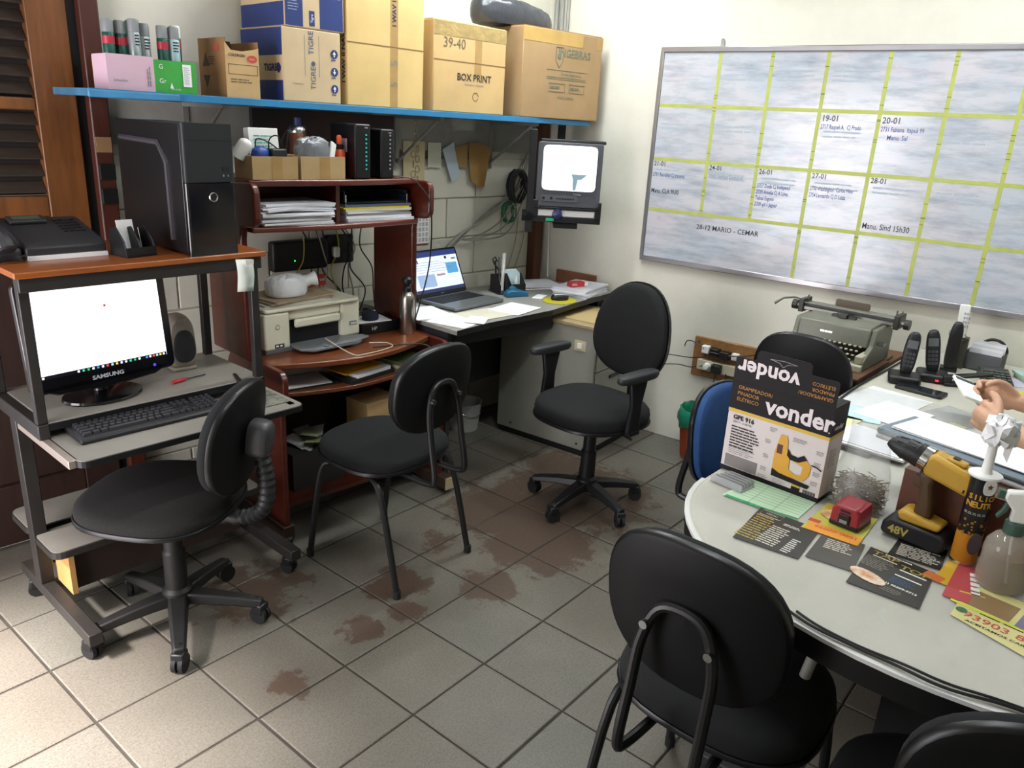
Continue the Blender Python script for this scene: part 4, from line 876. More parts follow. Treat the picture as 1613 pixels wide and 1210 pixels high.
for c, (r, t) in zip((3, 4), ((0, '19-01'), (0, '20-01'))): wt(t, cells[c], 1.685, .036, PENK)
wt('2717 Raquel A.  Cj Prado', cells[3], 1.650, .027, PENB, .62); wt('2731 Fabiana  Itapuã 99', cells[4], 1.650, .027, PENB, .66); wt('Manu. Sal', cells[4]-.03, 1.617, .027, PENB, .8)
for c, t in zip(range(5), ('21-01', '24-01', '26-01', '27-01', '28-01')): wt(t, cells[c], 1.438, .032, PENK)
wt('2751 Ramalho Cj Iracema', cells[0], 1.385, .027, PENB, .62); wt('Manu. CLA 9h30', cells[0], 1.305, .032, PENK, .7)
wt('2660 Santos Dumont', cells[1], 1.40, .027, PENF, .75)
for k, t in enumerate(('2757 Duda Cj Independ.', '2739 Amelia Cj A Lima', 'Tubos Esgoto', '2709 qd 1 Jaguar')): wt(t, cells[2], 1.375-.028*k, .026, PENB, .62)
for k, t in enumerate(('2770 Washington  Carlos Henr', '2754 Leonardo Cj D Luiza')): wt(t, cells[3], 1.385-.03*k, .027, PENB, .55)
wt('Manu. Sind 15h30', cells[4], 1.245, .036, PENK, .75)
wt('28-12 MARIO - CEMAR', .20, 1.150, .034, PENK, .95)
for c in range(6):
    for (z, n) in ((1.86, 3), (1.62, 2), (1.40, 2)):
        if rnd.random() < .75: MB().lines(AX((-.0164, yB(cells[c]-.115), z), (0, -1, 0), (0, 0, 1)), .2, .02*n, n, 0, .35, rnd.randint(0, 99), .4, 5).build('smudged_writing', mat('smudge', '#9aa7b3', .5), wbd)
hk = thing('wall_hook', 'small metal hanging eye in the wall above the whiteboard', 'hook', tuple(MWB @ Vector((0, yB(.19), 1.995))), aB)
MB().box(-.006, 0, -.009, .009, -.008, .01).build('plate', ALU, hk); MB().tube([(-.007, .007*math.cos(a*.7), .012+.010*math.sin(a*.7)) for a in range(9)], .0025, 5, closed=True).build('ring', ALU, hk)

# ================================================================= TELEVISION ON ITS CORNER BRACKET
tv = thing('crt_television', 'old grey tube television showing a bright picture, on a corner bracket', 'television', (2.246, .684, 1.213), -52)
TVG = mat('graphite plastic', '#47484d', .42, var=.08)
q = MB(); pts = rrect(-.158, .158, .0, .305, .012); q.prism(pts, 0, .05, 0, AX((0, .05, 0), (1, 0, 0), (0, 0, 1))); q.build('bezel', TVG, tv, bevel=.004)
MB().add([(-.15, .05, .008), (.15, .05, .008), (.15, .05, .298), (-.15, .05, .298), (-.10, .33, .03), (.10, .33, .03), (.10, .33, .22), (-.10, .33, .22)], [(3,2,1,0), (4,5,6,7), (0,1,5,4), (1,2,6,5), (2,3,7,6), (3,0,4,7)][::1]).build('rear_shell', mat('dark tv shell', '#1e1f22', .5), tv, bevel=.008)
MB().box(-.145, .168, .005, .09, .302, .318).build('top_ledge', mat('dark tv shell', '#1e1f22', .5), tv, bevel=.004)
scr = MB().pad(.262, .212, .012, p=12, crown=.006, n=48, M=AX((0, -.002, .185), (1, 0, 0), (0, 0, 1)), prof=[(0, 0), (1, 0), (1, .5), (.98, .8), (.7, 1), (.3, 1), (0, 1)])
scr = scr.build('screen', mat('lit tv screen', '#e9f2f6', .15, emit='#eef6fa', estr=1.05), tv)
GS = mat('picture grey', '#6f8791', .3, emit='#6f8791', estr=.5)  # grey shape drawn in the television picture
MB().prism([(-.002, -.02), (.075, -.02), (.045, -.045), (.03, -.045), (.022, -.095), (.008, -.095), (.006, -.045)], 0, .001, 0, FRONT(.012, -.0205, .18)).build('picture_shape', GS, scr)
MB().box(-.128, -.0, -.0205, -.0195, .162, .164).build('picture_line', mat('pale line', '#cfd8da', .3, emit='#cfd8da', estr=.8), scr)
pn = MB().prism(rrect(-.13, .05, .026, .056, .012), 0, .003, 0, FRONT(0, -.0005, 0)).build('control_panel', mat('control grey', '#54555a', .4), tv)
for x in (-.118, -.08): MB().cyl((x, -.006, .041), (x, -.002, .041), .007, n=12).build('knob', BLACK, pn)
for i in range(7): MB().box(-.055+.013*i, -.046+.013*i, -.0055, -.003, .037, .043).build('button', BLACK, pn)
MB().text('Toshiba', .012, FRONT(.045, -.0008, .064)).build('lettering', mat('silver print', '#b9bcc4', .4), tv)
br = thing('tv_bracket', 'black steel corner bracket holding the television', 'bracket', (2.246, .684, 1.212), -52)
BS = mat('black bracket steel', '#131316', .4)
MB().box(-.17, .17, .0, .30, -.014, -.0015).build('platform', BS, br, bevel=.002)
for z0, z1, y in ((-.075, -.045, .0),): MB().box(-.22, .17, y, y+.03, z0, z1).build('front_bar', BS, br, bevel=.003)
for x in (-.17, .14): MB().box(x, x+.03, .0, .012, -.06, .03).build('clamp', BS, br, bevel=.002)
MB().box(-.155, .135, .004, .008, -.044, -.015).build('pale_plate', mat('pale plate', '#b9b6b4', .5), br)
MB().box(-.10, -.06, -.002, .0, -.069, -.055).build('green_sticker', mat('green sticker', '#2aa074', .5), br)
MB().lathe([(.001, -.03), (.02, -.025), (.026, 0), (.02, .025), (.001, .03)], 16, 0, AX((-.045, .0, -.035), (1, 0, 0), (0, 0, 1))).build('blue_knob', mat('navy knob', '#23284f', .35), br)
MB().box(-.02, .02, .25, .56, -.11, -.075).build('wall_arm', BS, br, bevel=.003); MB().box(-.06, .06, .02, .30, -.105, -.08).build('swivel_plate', BS, br, bevel=.003)
MB().box(-.20, -.165, .0, .04, -.13, .36).build('upright', BS, br, bevel=.003); MB().box(-.22, -.165, -.0, .10, -.075, -.03).build('side_arm', BS, br)
MB().box(-.06, -.02, .31, .36, -.1, .385).build('rear_post', BS, br)

# ================================================================= LAPTOP DESK IN THE CORNER
ZD = .745
cd = thing('corner_desk', 'grey-topped corner desk with dark edge under the television', 'desk', (0, 0, 0))
poly = [(1.385, .592), (1.60, .600), (1.85, .582), (2.03, .572), (2.30, .600), (2.68, .625), onB(.10, .012, 0)[:2], onA(.10, .07, 0)[:2], onA(1.25, .012, 0)[:2]]
MB().prism(poly, ZD-.020, ZD).build('desktop', mat('grey desk laminate', '#8f8e87', .45, var=.08), cd, bevel=.002)
edge = poly[:6]; 
q = MB()
for a, b in zip(edge[:-1], edge[1:]): q.box(0, (Vector(b)-Vector(a)).length+.001, -.004, .0, 0, .026, 0, T((a[0], a[1], ZD-.024), math.degrees(math.atan2(b[1]-a[1], b[0]-a[0]))))
q.build('edge_band', BLACK, cd)
DKP = mat('charcoal board', '#26262a', .55, var=.12)
MB().box(1.40, 1.425, .66, 1.22, 0, ZD-.021).build('leg_panel', DKP, cd); MB().box(1.43, 2.15, .98, 1.0, .30, ZD-.021).build('modesty_panel', DKP, cd); MB().prism([(1.43, .72), (2.10, .62), (2.10, .64), (1.43, .74)], ZD-.11, ZD-.021).build('apron', DKP, cd)
MB().box(2.60, 2.625, .68, 1.1, 0, ZD-.021).build('leg_panel', DKP, cd)
# pedestal cabinet
pdn = thing('pedestal_cabinet', 'grey metal-fronted pedestal cabinet beside the swivel armchair', 'cabinet', (2.135, .375, 0), 3)
GRC = mat('grey cabinet panel', '#8b8a80', .45, var=.08, vscale=4)
MB().box(0, .018, .0, .57, .03, .665).build('side_panel', GRC, pdn, bevel=.002); MB().box(.018, .40, .01, .56, .03, .665).build('body', DKP, pdn)
MB().box(-.008, .405, -.012, .57, .665, .683).build('top', mat('worn wood top', '#9a8a68', .5, var=.15), pdn, bevel=.003)
MB().box(-.004, .40, -.016, -.0122, .662, .684).build('top_edge', BLACK, pdn)
for i, (z0, z1) in enumerate(((.04, .24), (.245, .445), (.45, .655))):
    d = MB().box(.022, .396, -.008, .009, z0, z1).build('drawer', GRC, pdn, bevel=.002); MB().box(.15, .27, -.016, -.0085, z1-.05, z1-.035).build('handle', BLACK, d)
MB().box(0, .40, .0, .56, .0, .03).build('plinth', DBLACK, pdn)
o = MB().box(-.0055, -.0003, .05, .115, .55, .60).build('sticker_patch', mat('peeled sticker', '#b6ac8e', .6), pdn); MB().box(-.012, -.0058, .07, .095, .563, .587).build('sticker_core', WPLAST, o)
for y, z in ((.06, .06), (.48, .06)): MB().cyl((-.003, y, z), (.0, y, z), .006, n=10).build('screw_cap', DKP, pdn)
o = MB().prism(rrect(0, .30, 0, .20, .004), 0, .005).build('buff_folder', mat('buff folder', '#b09a6c', .6), loc=(2.18, .395, .6833), rz=4); tag(o, 'buff folder lying on the pedestal cabinet top', 'folder')

# laptop
lp = thing('laptop', 'open silver laptop showing a web page on the corner desk', 'laptop', (1.80, .975, ZD+.0005), 1)
SIL = mat('silver laptop', '#7b7f82', .35, .6); 
MB().prism(rrect(-.178, .178, -.145, .105, .012), .004, .018).build('base', SIL, lp, bevel=.002)
MB().box(-.155, .155, -.035, .085, .0181, .0186).build('key_well', mat('dark key well', '#2c2f33', .5), lp)
kk = MB().box(-.0085, .0085, -.0075, .0075, 0, .0016).mesh('key', mat('laptop key', '#17181a', .5))
for r in range(5):
    for c in range(15):
        o = bpy.data.objects.new('key', kk); COL.objects.link(o); o.parent = lp; o.location = (-.141+.0201*c, -.023+.0225*r, .0187)
MB().box(-.05, .05, -.125, -.05, .0181, .0185).build('touchpad', mat('touchpad', '#6f7376', .3, .4), lp)
LM = T((0, .108, .018), 0, -24)
MB().prism(rrect(-.178, .178, 0, .232, .010), 0, .008, 0, LM @ AX((0, .006, 0), (1, 0, 0), (0, 0, 1))).build('lid', mat('black lid', '#1b1d22', .4), lp, bevel=.001)
def LS(x, z, e=0): return LM @ FRONT(x, -.0024-e, z)
sc2 = MB().box(-.168, .168, .020, .222, 0, .0005, 0, LS(0, 0)).build('screen', mat('pale page', '#dfe6f2', .3, emit='#d8e2f2', estr=.75), lp)
for n_, b, cl in (('browser_bar', (-.168, .168, .195, .222), '#2f3f7a'), ('task_bar', (-.168, .168, .020, .036), '#2c3560'), ('blue_panel', (-.14, -.02, .045, .108), '#9fb8dc'), ('photo_card', (.075, .155, .10, .155), '#5aa5d8'), ('button', (-.005, .055, .095, .105), '#b58a9a'), ('button', (.125, .155, .17, .178), '#7a6670')):
    MB().box(b[0], b[1], b[2], b[3], .0006, .0009, 0, LS(0, 0)).build(n_, mat('scr '+cl, cl, .4, emit=cl, estr=.55), sc2)
MB().lines(LS(.0, .145, .0010), .26, .06, 5, 0, .12, 5, .5, 7).build('page_text', mat('page ink', '#8f99ad', .5), sc2)
MB().lathe([(.0001, 0), (.008, 0), (.008, .0005), (.0001, .0005)], 12, 0, LS(.085, .183, .0008)).build('avatar', INK, sc2); MB().box(-.003, .003, -.008, .008, 0, .0004, 0, LS(-.115, .175, .0010)).build('page_mark', INK, sc2)
MB().text('acer', .011, LS(0, .010, .0004)).build('lettering', mat('silver print', '#b9bcc4', .4), lp)

# papers on the desk
def sheet(name, label, x, y, rz, w_, d_, z, m=None, t=.0012, cat='paper', group=None, r=.002):
    o = MB().prism(rrect(-w_/2, w_/2, -d_/2, d_/2, r), 0, t).build(name, m or WHITE, loc=(x, y, z), rz=rz); return tag(o, label, cat, group)
Z = ZD+.0006
sheet('loose_paper', 'white sheet at the left front end of the corner desk', 1.52, .72, 12, .21, .20, Z)
sheet('loose_paper', 'folded white sheets behind the left front end of the desk', 1.50, .905, -14, .20, .22, Z, t=.004)
sheet('loose_paper', 'pale sheet directly in front of the laptop', 1.70, .72, -6, .22, .17, Z+.0014, PAPC)
sheet('loose_paper', 'white sheet between laptop and yellow mouse mat', 1.90, .70, 8, .22, .17, Z+.0028)
q = sheet('loose_paper', 'small white slip on the left end of the desk pile', 1.585, .66, 30, .13, .09, Z+.0045)
stack('paper_stack', 'pile of printed sheets at the back of the corner desk', (2.43, 1.00, Z), -30, .28, .21, 5, .003, [PAPB, WHITE], .012, 5)
stack('paper_stack', 'thick pile of papers against the whiteboard wall', (2.49, .730, Z), 12, .28, .20, 7, .0055, [PAPB, WHITE, PAPB], .012, 6)
rb = thing('red_white_box', 'small red and white box on the thick paper pile', 'box', (2.455, .725, Z+.0435), -18)
MB().box(-.055, .032, -.02, .02, 0, .024).build('red_end', mat('red card', '#c23038', .5), rb); MB().box(.032, .055, -.02, .02, 0, .024).build('white_end', WPLAST, rb); MB().lines(FRONT(-.03, -.0203, .012), .04, .012, 2, 0, .5).build('print', WPLAST, rb)
wr_ = MB().box(-.13, .13, -.01, .01, 0, .07).build('brown_board', mat('brown hardboard', '#7d4f35', .6, var=.2), loc=onB(.30, .014, ZD+.0005), rz=aB+90, bevel=.003); tag(wr_, 'low brown board standing against the wall behind the papers', 'board')
mp_ = MB().lathe([(.001, 0), (.095, 0), (.096, .0015), (.095, .003), (.001, .003)], 36, sy=.85).build('round_mouse_mat', mat('yellow mat', '#b3a81d', .6, var=.1), loc=(2.235, .680, Z)); tag(mp_, 'round yellow mouse mat on the corner desk', 'mouse mat')
mu = thing('computer_mouse', 'silver and black mouse on the yellow mat', 'mouse', (2.245, .685, Z+.0032), 60)
MB().pad(.055, .095, .022, p=2.3, crown=.008).build('shell', BLACK, mu); MB().pad(.034, .08, .012, p=2.2, crown=.006, M=T((0, -.004, .019))).build('silver_back', mat('silver shell', '#a5a5a8', .3, .5), mu)
ph = thing('pen_holder', 'black mesh pen holder with scissors and note cards', 'pen holder', (2.18, .985, Z), -20)
MB().box(-.08, .085, -.06, .06, 0, .006).build('base', BLACK, ph, bevel=.002)
for x in (-.07, -.005, .08): MB().prism([(-.055, 0), (.055, 0), (.055, .085), (.0, .095), (-.055, .04)], -.002, .002, 0, AX((x, 0, .005), (0, 1, 0), (0, 0, 1))).build('divider', mat('smoked divider', '#15161a', .3), ph)
MB().box(-.07, .08, .052, .056, .005, .09).build('back', BLACK, ph); MB().box(-.005, .08, -.056, -.052, .005, .05).build('front', BLACK, ph)
for i in range(4): MB().box(-.0, .075, .0+.012*i, .001+.012*i, .006, .10+.006*i, 0, T((0, -.01, 0), 0, -6)).build('note_card', mat('pale blue card', '#bcd2d8', .6) if i < 3 else WHITE, ph)
for i, (x, c_, h) in enumerate(((-.05, BLACK, .165), (-.035, mat('grey pen', '#5c5c60', .4), .18), (-.06, mat('grey pen', '#5c5c60', .4), .14), (-.02, WPLAST, .20))): MB().cyl((x, .02, .006), (x+.012*(i-1.5)*.6, .03, h), .0045 if i < 3 else .010, n=8).build('pen', c_, ph)
MB().tube([(-.045, .02, .12), (-.075, .015, .15), (-.085, .015, .175), (-.07, .015, .185), (-.055, .018, .16)], .004, 6).build('scissor_handle', BLACK, ph)
MB().lathe([(.001, .05), (.009, .05), (.009, .075), (.004, .085), (.004, .095), (.001, .096)], 12, 0, T((.035, -.03, 0))).build('glue_bottle', WPLAST, ph)
st = thing('blue_tape_dispenser', 'teal blue tape dispenser in front of the pen holder', 'tape dispenser', (2.135, .885, Z), -25)
MB().prism([(-.065, 0), (.065, 0), (.06, .022), (.02, .034), (-.04, .036), (-.06, .024)], -.024, .024, 0, AX((0, 0, 0), (1, 0, 0), (0, 0, 1))).build('body', mat('teal plastic', '#1f5d80', .4), st, bevel=.006)
MB().cyl((-.02, -.012, .036), (-.02, .012, .036), .018, n=18).build('tape_roll', mat('tape roll', '#2c6f92', .3), st)
sheet('folded_note', 'small folded white note beside the teal dispenser', 2.225, .80, 20, .10, .05, Z, t=.003)
# bucket on the floor in the shadow under the desk
bk = thing('bucket', 'pale bucket with wire handle on the floor under the corner desk', 'bucket', (1.98, 1.08, 0))
MB().lathe([(.001, .003), (.075, .003), (.078, .0), (.095, .15), (.098, .155), (.095, .155), (.078, .012), (.001, .012)], 28).build('pail', mat('grey white pail', '#a9aaa6', .5), bk)
MB().tube([(.096*math.cos(R(a)), .096*math.sin(R(a))-.0, .150-.06*math.sin(R(a-180)) if a > 180 else .15) for a in range(180, 361, 15)], .002, 5).build('handle', CHROME, bk)

# ================================================================= WASTE BIN AND SOCKET BOARD
wbn = thing('waste_bin', 'terracotta waste bin lined with a green bag by the wall', 'waste bin', (2.565, -.03, .0))
TC_ = mat('terracotta plastic', '#8f4126', .5, var=.12)
MB().lathe([(.001, .004), (.080, .004), (.083, 0), (.085, .01), (.106, .20), (.108, .235), (.104, .235), (.08, .012), (.001, .012)], 32).build('tub', TC_, wbn)
for i in range(32):
    a = 2*math.pi*i/32; MB().cyl((.0855*math.cos(a), .0855*math.sin(a), .012), (.1055*math.cos(a), .1055*math.sin(a), .19), .003, n=5).build('rib', TC_, wbn)
q = MB(); rnd = random.Random(3); n = 40
prof = [(.104, .10), (.112, .185), (.118, .20), (.120, .235), (.116, .268), (.108, .272), (.10, .25), (.09, .18), (.07, .08), (.02, .05)]
for j, (r, z) in enumerate(prof):
    for i in range(n):
        a = 2*math.pi*i/n; k = rnd.uniform(-.006, .006) if 0 < j < 6 else 0
        zz = z if j else .185-.02*math.sin(a*3+1)
        rr = r if j else .113
        q.v.append(((rr+k)*math.cos(a), (rr+k)*math.sin(a), zz+k))
for j in range(len(prof)-1):
    for i in range(n): q.f.append([j*n+i, j*n+(i+1) % n, (j+1)*n+(i+1) % n, (j+1)*n+i]); q.m.append(0); q.sm.append(True)
q.build('bin_liner', mat('green bag film', '#1f7a5c', .3, var=.2, vscale=20, bump=.3, bscale=40), wbn, sharp=80)
sb = thing('socket_board', 'wooden board on the wall carrying power sockets and plugs', 'socket board', tuple(MWB @ Vector((-.0015, yB(.128), .39))), aB)
MB().box(-.018, 0, -.56, 0, 0, .21).build('board', mat('varnished board', '#8a6238', .5, var=.25, vscale=7, stretch=(1, 6, 6)), sb, bevel=.004)
def sbx(n_, m, y0, y1, z0, z1, d, x0=.0185): return MB().box(-x0-d, -x0, y0, y1, z0, z1).build(n_, m, sb, bevel=.004)
sbx('socket', WPLAST, -.095, -.055, .135, .175, .03); sbx('plug', BLACK, -.15, -.10, .13, .17, .04); sbx('plug', BLACK, -.205, -.155, .125, .165, .045); sbx('power_strip', mat('dirty cream strip', '#b5af98', .5), -.40, -.04, .045, .10, .03)
MB().lathe([(.001, 0), (.017, 0), (.015, .03), (.001, .032)], 16, 0, AX((-.049, -.10, .075), (0, 1, 0), (0, 0, 1)) @ Matrix.Rotation(math.pi, 4, 'X')).build('round_plug', WPLAST, sb); sbx('plug', BLACK, -.18, -.13, .05, .095, .035, .049); sbx('connector', WPLAST, -.25, -.215, .13, .165, .03)
MB().lathe([(.001, 0), (.006, 0), (.006, .003), (.001, .003)], 10, 0, AX((-.0185, -.028, .185), (0, -1, 0), (0, 0, 1))).build('screw', CHROME, sb)
rnd = random.Random(8)
def wire(label, pts, r=.0028, m=CORD): cable('wall_wire', [tuple(MWB @ Vector((-o_, yB(y), z))) for y, o_, z in pts], r, m, label=label, cat='cable', group='wires around the socket board')
wire('upper black wire running left from the socket board along the wall', ((.04, .05, .51), (.12, .035, .485), (.22, .03, .475), (.32, .03, .47), (.45, .03, .465)))
wire('lower black wire running left from the socket board along the wall', ((.03, .055, .47), (.12, .04, .435), (.20, .03, .43), (.32, .03, .405), (.45, .03, .38)))
wire('short looped wire at the upper left of the socket board', ((.06, .05, .55), (.13, .03, .57), (.165, .03, .565), (.175, .03, .535)))
wire('black wire rising from the socket board to the typewriter', ((.03, .06, .54), (-.10, .06, .545), (-.22, .05, .58), (-.36, .05, .66), (-.42, .05, .705)))
wire('black wire drooping below the power strip', ((-.03, .07, .45), (-.02, .06, .38), (-.04, .05, .30), (-.07, .05, .22)))
wire('second black wire drooping below the power strip', ((-.08, .07, .45), (-.085, .06, .36), (-.10, .05, .24)))
# ================================================================= CHAIRS
def place(o, x, y, az): o.location = (x, y, 0); o.rotation_euler = (0, 0, R(az-90))
RIM = mat('black edge', '#0e0e10', .36)
SHELL = mat('black chair shell', '#0b0b0d', .55, spec=.3)
def swivel_base(t, h, spokes_rot=0, r=.27, dusty=False):
    m = mat('dusty black plastic', '#1a1918', .5, var=.25, vscale=12) if dusty else BLACK
    for k in range(5):
        a = spokes_rot+72*k; M = T((0, 0, 0), a)
        q = MB(); n = 6
        for i in range(n+1):
            x = .02+(r-.02)*i/n; w_ = .034-.014*i/n; zc = .118-.035*(i/n)**1.5; hh = .036-.012*i/n
            q.v += [(x, -w_, zc-hh), (x, w_, zc-hh), (x, w_*.75, zc), (x, -w_*.75, zc)]
        for i in range(n):
            for e in range(4): q.f.append([i*4+e, i*4+(e+1) % 4, i*4+4+(e+1) % 4, i*4+4+e]); q.m.append(0); q.sm.append(False)
        q.f.append([3, 2, 1, 0]); q.m.append(0); q.sm.append(False); q.f.append([n*4, n*4+1, n*4+2, n*4+3]); q.m.append(0); q.sm.append(False)
        q.v = [tuple(M @ Vector(p)) for p in q.v]
        q.build('spoke', m, t, bevel=.005)
        c = M @ Vector((r-.01, 0, 0)); caster(t, tuple(c), a+65, .029)
    MB().lathe([(.001, .075), (.045, .075), (.05, .09), (.045, .125), (.034, .135), (.034, h*.62), (.028, h*.64), (.028, h), (.001, h)], 22).build('column', m, t)
def seat_pad(t, w_, d_, z, fab, th=.055, taper=.06):
    s_ = MB().pad(w_, d_, th, p=2.7, crown=.016, taper=taper, M=T((0, .02, z))).build('seat', fab, t)
    MB().pad(w_+.008, d_+.008, .018, p=2.7, crown=0, taper=taper, M=T((0, .02, z-.004)), prof=[(0, 0), (.95, 0), (1, .3), (1, .8), (.99, 1), (.5, 1)]).build('seat_shell', RIM, s_)
def back_pad(t, w_, h, yc, zc, fab, tilt=8, th=.04, p=2.6, taper=.0, rim=RIM, bend=.022):
    M = T((0, yc, zc), 0, tilt) @ AX((0, 0, 0), (-1, 0, 0), (0, 0, 1))      # cushion faces +y
    b = MB().pad(w_, h, th, p=p, crown=.010, taper=taper, M=M, bend=bend).build('backrest', fab, t)
    MB().pad(w_+.012, h+.012, .020, p=p, crown=0, taper=taper, M=M @ T((0, 0, -.014)), bend=bend, prof=[(0, 0), (.5, 0), (.93, .02), (.975, .2)]).build('back_shell', SHELL, b)
    MB().pad(w_+.012, h+.012, .020, p=p, crown=0, taper=taper, M=M @ T((0, 0, -.014)), bend=bend, prof=[(.97, .15), (.99, .3), (1, .6), (1, .9), (.985, 1), (.9, 1)]).build('back_trim', rim, b)
    return M
FAB1 = mat('speckled black upholstery', '#151311', .9, var=.5, vscale=160, bump=.1, bscale=500)
# swivel chair at the trolley
c1 = thing('swivel_chair', 'armless black swivel chair with ribbed back stem in front of the computer trolley', 'swivel chair'); place(c1, .075, .555, 124)
swivel_base(c1, .42, -8, .265, True)
seat_pad(c1, .46, .45, .425, FAB1, .05)
back_pad(c1, .36, .33, -.25, .672, FAB, 8, .04, 2.4)
MB().box(-.045, .045, -.10, .12, .395, .425).build('seat_plate', BLACK, c1, bevel=.006)
bel = []; rs = []
path = spline([(0, -.10, .405), (0, -.24, .405), (0, -.305, .45), (0, -.315, .55), (0, -.30, .64)], 9)
for i, p in enumerate(path): bel.append(p); rs.append(.026 if i % 2 else .021)
MB().tube(bel, rs, 12).build('bellows', mat('ribbed rubber', '#161617', .5), c1)
MB().pad(.085, .115, .055, p=3, crown=.01, M=T((0, -.275, .675), 0, 8) @ AX((0, 0, 0), (1, 0, 0), (0, 0, 1))).build('stem_cover', mat('worn grey plastic', '#3a3a3c', .4), c1)
# fixed four-leg chairs
def leg_chair(label, x, y, az, fab=FAB, wb_=.385, hb=.30, zb=.725, rim=RIM, splay=1):
    t = thing('visitor_chair', label, 'chair'); place(t, x, y, az)
    seat_pad(t, .44, .42, .425, fab, .055)
    tb_ = STEELBLK
    for s_ in (-1, 1):
        for y0, y1 in ((.09, .205), (-.06, -.235)):
            MB().tube(spline([(s_*.10, y0*.8, .413), (s_*.165, y0*1.1, .408), (s_*.19, (y0+y1)/2, .36), (s_*.20, y1, .012)], 5), .0115, 10).build('leg', tb_, t)
            MB().cyl((s_*.20, y1, 0), (s_*.20, y1, .03), .014, n=10).build('leg_tip', RUBBER, t)
    MB().box(-.11, .11, -.08, .12, .408, .424).build('seat_plate', tb_, t)
    U = spline([(.07, .02, .412), (.075, -.16, .405), (.08, -.265, .405), (.082, -.295, .43), (.08, -.275, .56), (.076, -.262, .66), (.05, -.255, .735), (0, -.253, .752), (-.05, -.255, .735), (-.076, -.262, .66), (-.08, -.275, .56), (-.082, -.295, .43), (-.08, -.265, .405), (-.075, -.16, .405), (-.07, .02, .412)], 5)
    MB().tube(U, .0115, 10).build('back_support', tb_, t)
    back_pad(t, wb_, hb, -.232, zb, fab, 7, .038, 2.5, 0, rim)
    for s_ in (-1, 1): MB().cyl((s_*.068, -.277, .70), (s_*.068, -.262, .70), .009, n=10).build('bolt', CHROME, t)
    return t
leg_chair('black four-legged chair drawn up to the cherry printer desk', .825, .40, 95)
leg_chair('black chair in the foreground seen from behind at the table end', .485, -1.085, -2, wb_=.37, hb=.325)
leg_chair('black chair at the bottom right corner, only its rounded back showing', .385, -1.575, 22, wb_=.38, hb=.33)
BLUF = mat('blue upholstery', '#163c6b', .85, var=.15, vscale=60, bump=.1, bscale=400)
leg_chair('blue upholstered chair behind the printed tool carton', 1.37, -.83, -97, fab=BLUF, wb_=.36, hb=.33, zb=.645, rim=mat('black edge trim', '#18181b', .2, coat=.5))
leg_chair('black chair tucked in front of the typewriter', 2.10, -.69, 0, wb_=.36, hb=.36, zb=.74)
# swivel armchair in the middle
c3 = thing('swivel_armchair', 'black swivel chair with armrests beside the pedestal cabinet', 'swivel chair'); place(c3, 1.72, .095, 172)
swivel_base(c3, .41, 26, .25)
seat_pad(c3, .46, .44, .42, FAB, .075, .08)
back_pad(c3, .385, .41, -.24, .765, FAB, 6, .045, 2.3, .12)
MB().box(-.05, .05, -.13, .12, .385, .42).build('mechanism', BLACK, c3, bevel=.008)
MB().tube(spline([(0, -.12, .40), (0, -.235, .405), (0, -.275, .45), (0, -.275, .58), (0, -.262, .72)], 5), .018, 8).build('back_stem', BLACK, c3); MB().box(-.035, .035, -.285, -.262, .42, .64).build('stem_cover', BLACK, c3, bevel=.006)
MB().tube([(-.05, 0, .40), (-.20, .02, .395), (-.235, .02, .39)], .006, 6).build('lever', BLACK, c3)
for s_ in (-1, 1):
    MB().prism([(-.03, .43), (.045, .43), (.03, .55), (.05, .655), (-.055, .655), (-.03, .55)], -.012, .012, 0, AX((s_*.245, .03, 0), (0, 1, 0), (0, 0, 1))).build('arm_post', BLACK, c3, bevel=.008)
    MB().pad(.062, .24, .030, p=2.8, crown=.006, M=T((s_*.245, .03, .652))).build('arm_pad', mat('grey black pad', '#26282a', .5), c3)
    MB().box(min(s_*.15, s_*.255), max(s_*.15, s_*.255), .0, .06, .418, .434).build('arm_bracket', BLACK, c3)
# ================================================================= LONG TABLE WITH THE ROUNDED END
ZT = .75
tbl = thing('long_table', 'long grey-topped table with rounded end, covered in clear plastic', 'table', (0, 0, 0))
cx_, cy_, ra, rb_ = .80, -1.42, .467, .582
rim = [(cx_ - ra*math.sin(R(a)), cy_ + rb_*math.cos(R(a))) for a in range(0, 181, 6)]      # far-left corner round to the near side
xe = 2.755
tpoly = rim + [(xe+.03, cy_-rb_-.0), (xe, -.905)]
TOPM = mat('grey table laminate', '#b8b5a8', .38, var=.09, vscale=5)
MB().prism(tpoly[::-1], ZT-.022, ZT, smooth=False).build('top', TOPM, tbl)
def offs(poly, d):
    out = []; n = len(poly)
    for i in range(n):
        a, b, c = Vector(poly[i-1]), Vector(poly[i]), Vector(poly[(i+1) % n])
        e1 = (b-a).normalized(); e2 = (c-b).normalized(); nrm = Vector((-e1.y-e2.y, e1.x+e2.x)).normalized()*-1
        out.append((b.x+nrm.x*d, b.y+nrm.y*d))
    return out
strip = [(x, y) for x, y in rim] + [(xe, cy_-rb_)]
strip = [(xe, -.905)] + strip
def band(z0, z1, d0, d1, m, name):
    a = offs(strip, d0)[1:-1]; b = offs(strip, d1)[1:-1]; n = len(a); q = MB()
    q.v = [(x, y, z0) for x, y in a]+[(x, y, z1) for x, y in a]+[(x, y, z0) for x, y in b]+[(x, y, z1) for x, y in b]
    for i in range(n-1):
        q.f += [[2*n+i, 2*n+i+1, 3*n+i+1, 3*n+i], [n+i, n+i+1, 3*n+i+1, 3*n+i][::-1], [i, i+1, 2*n+i+1, 2*n+i]]; q.m += [0]*3; q.sm += [True]*3
    return q.build(name, m, tbl)
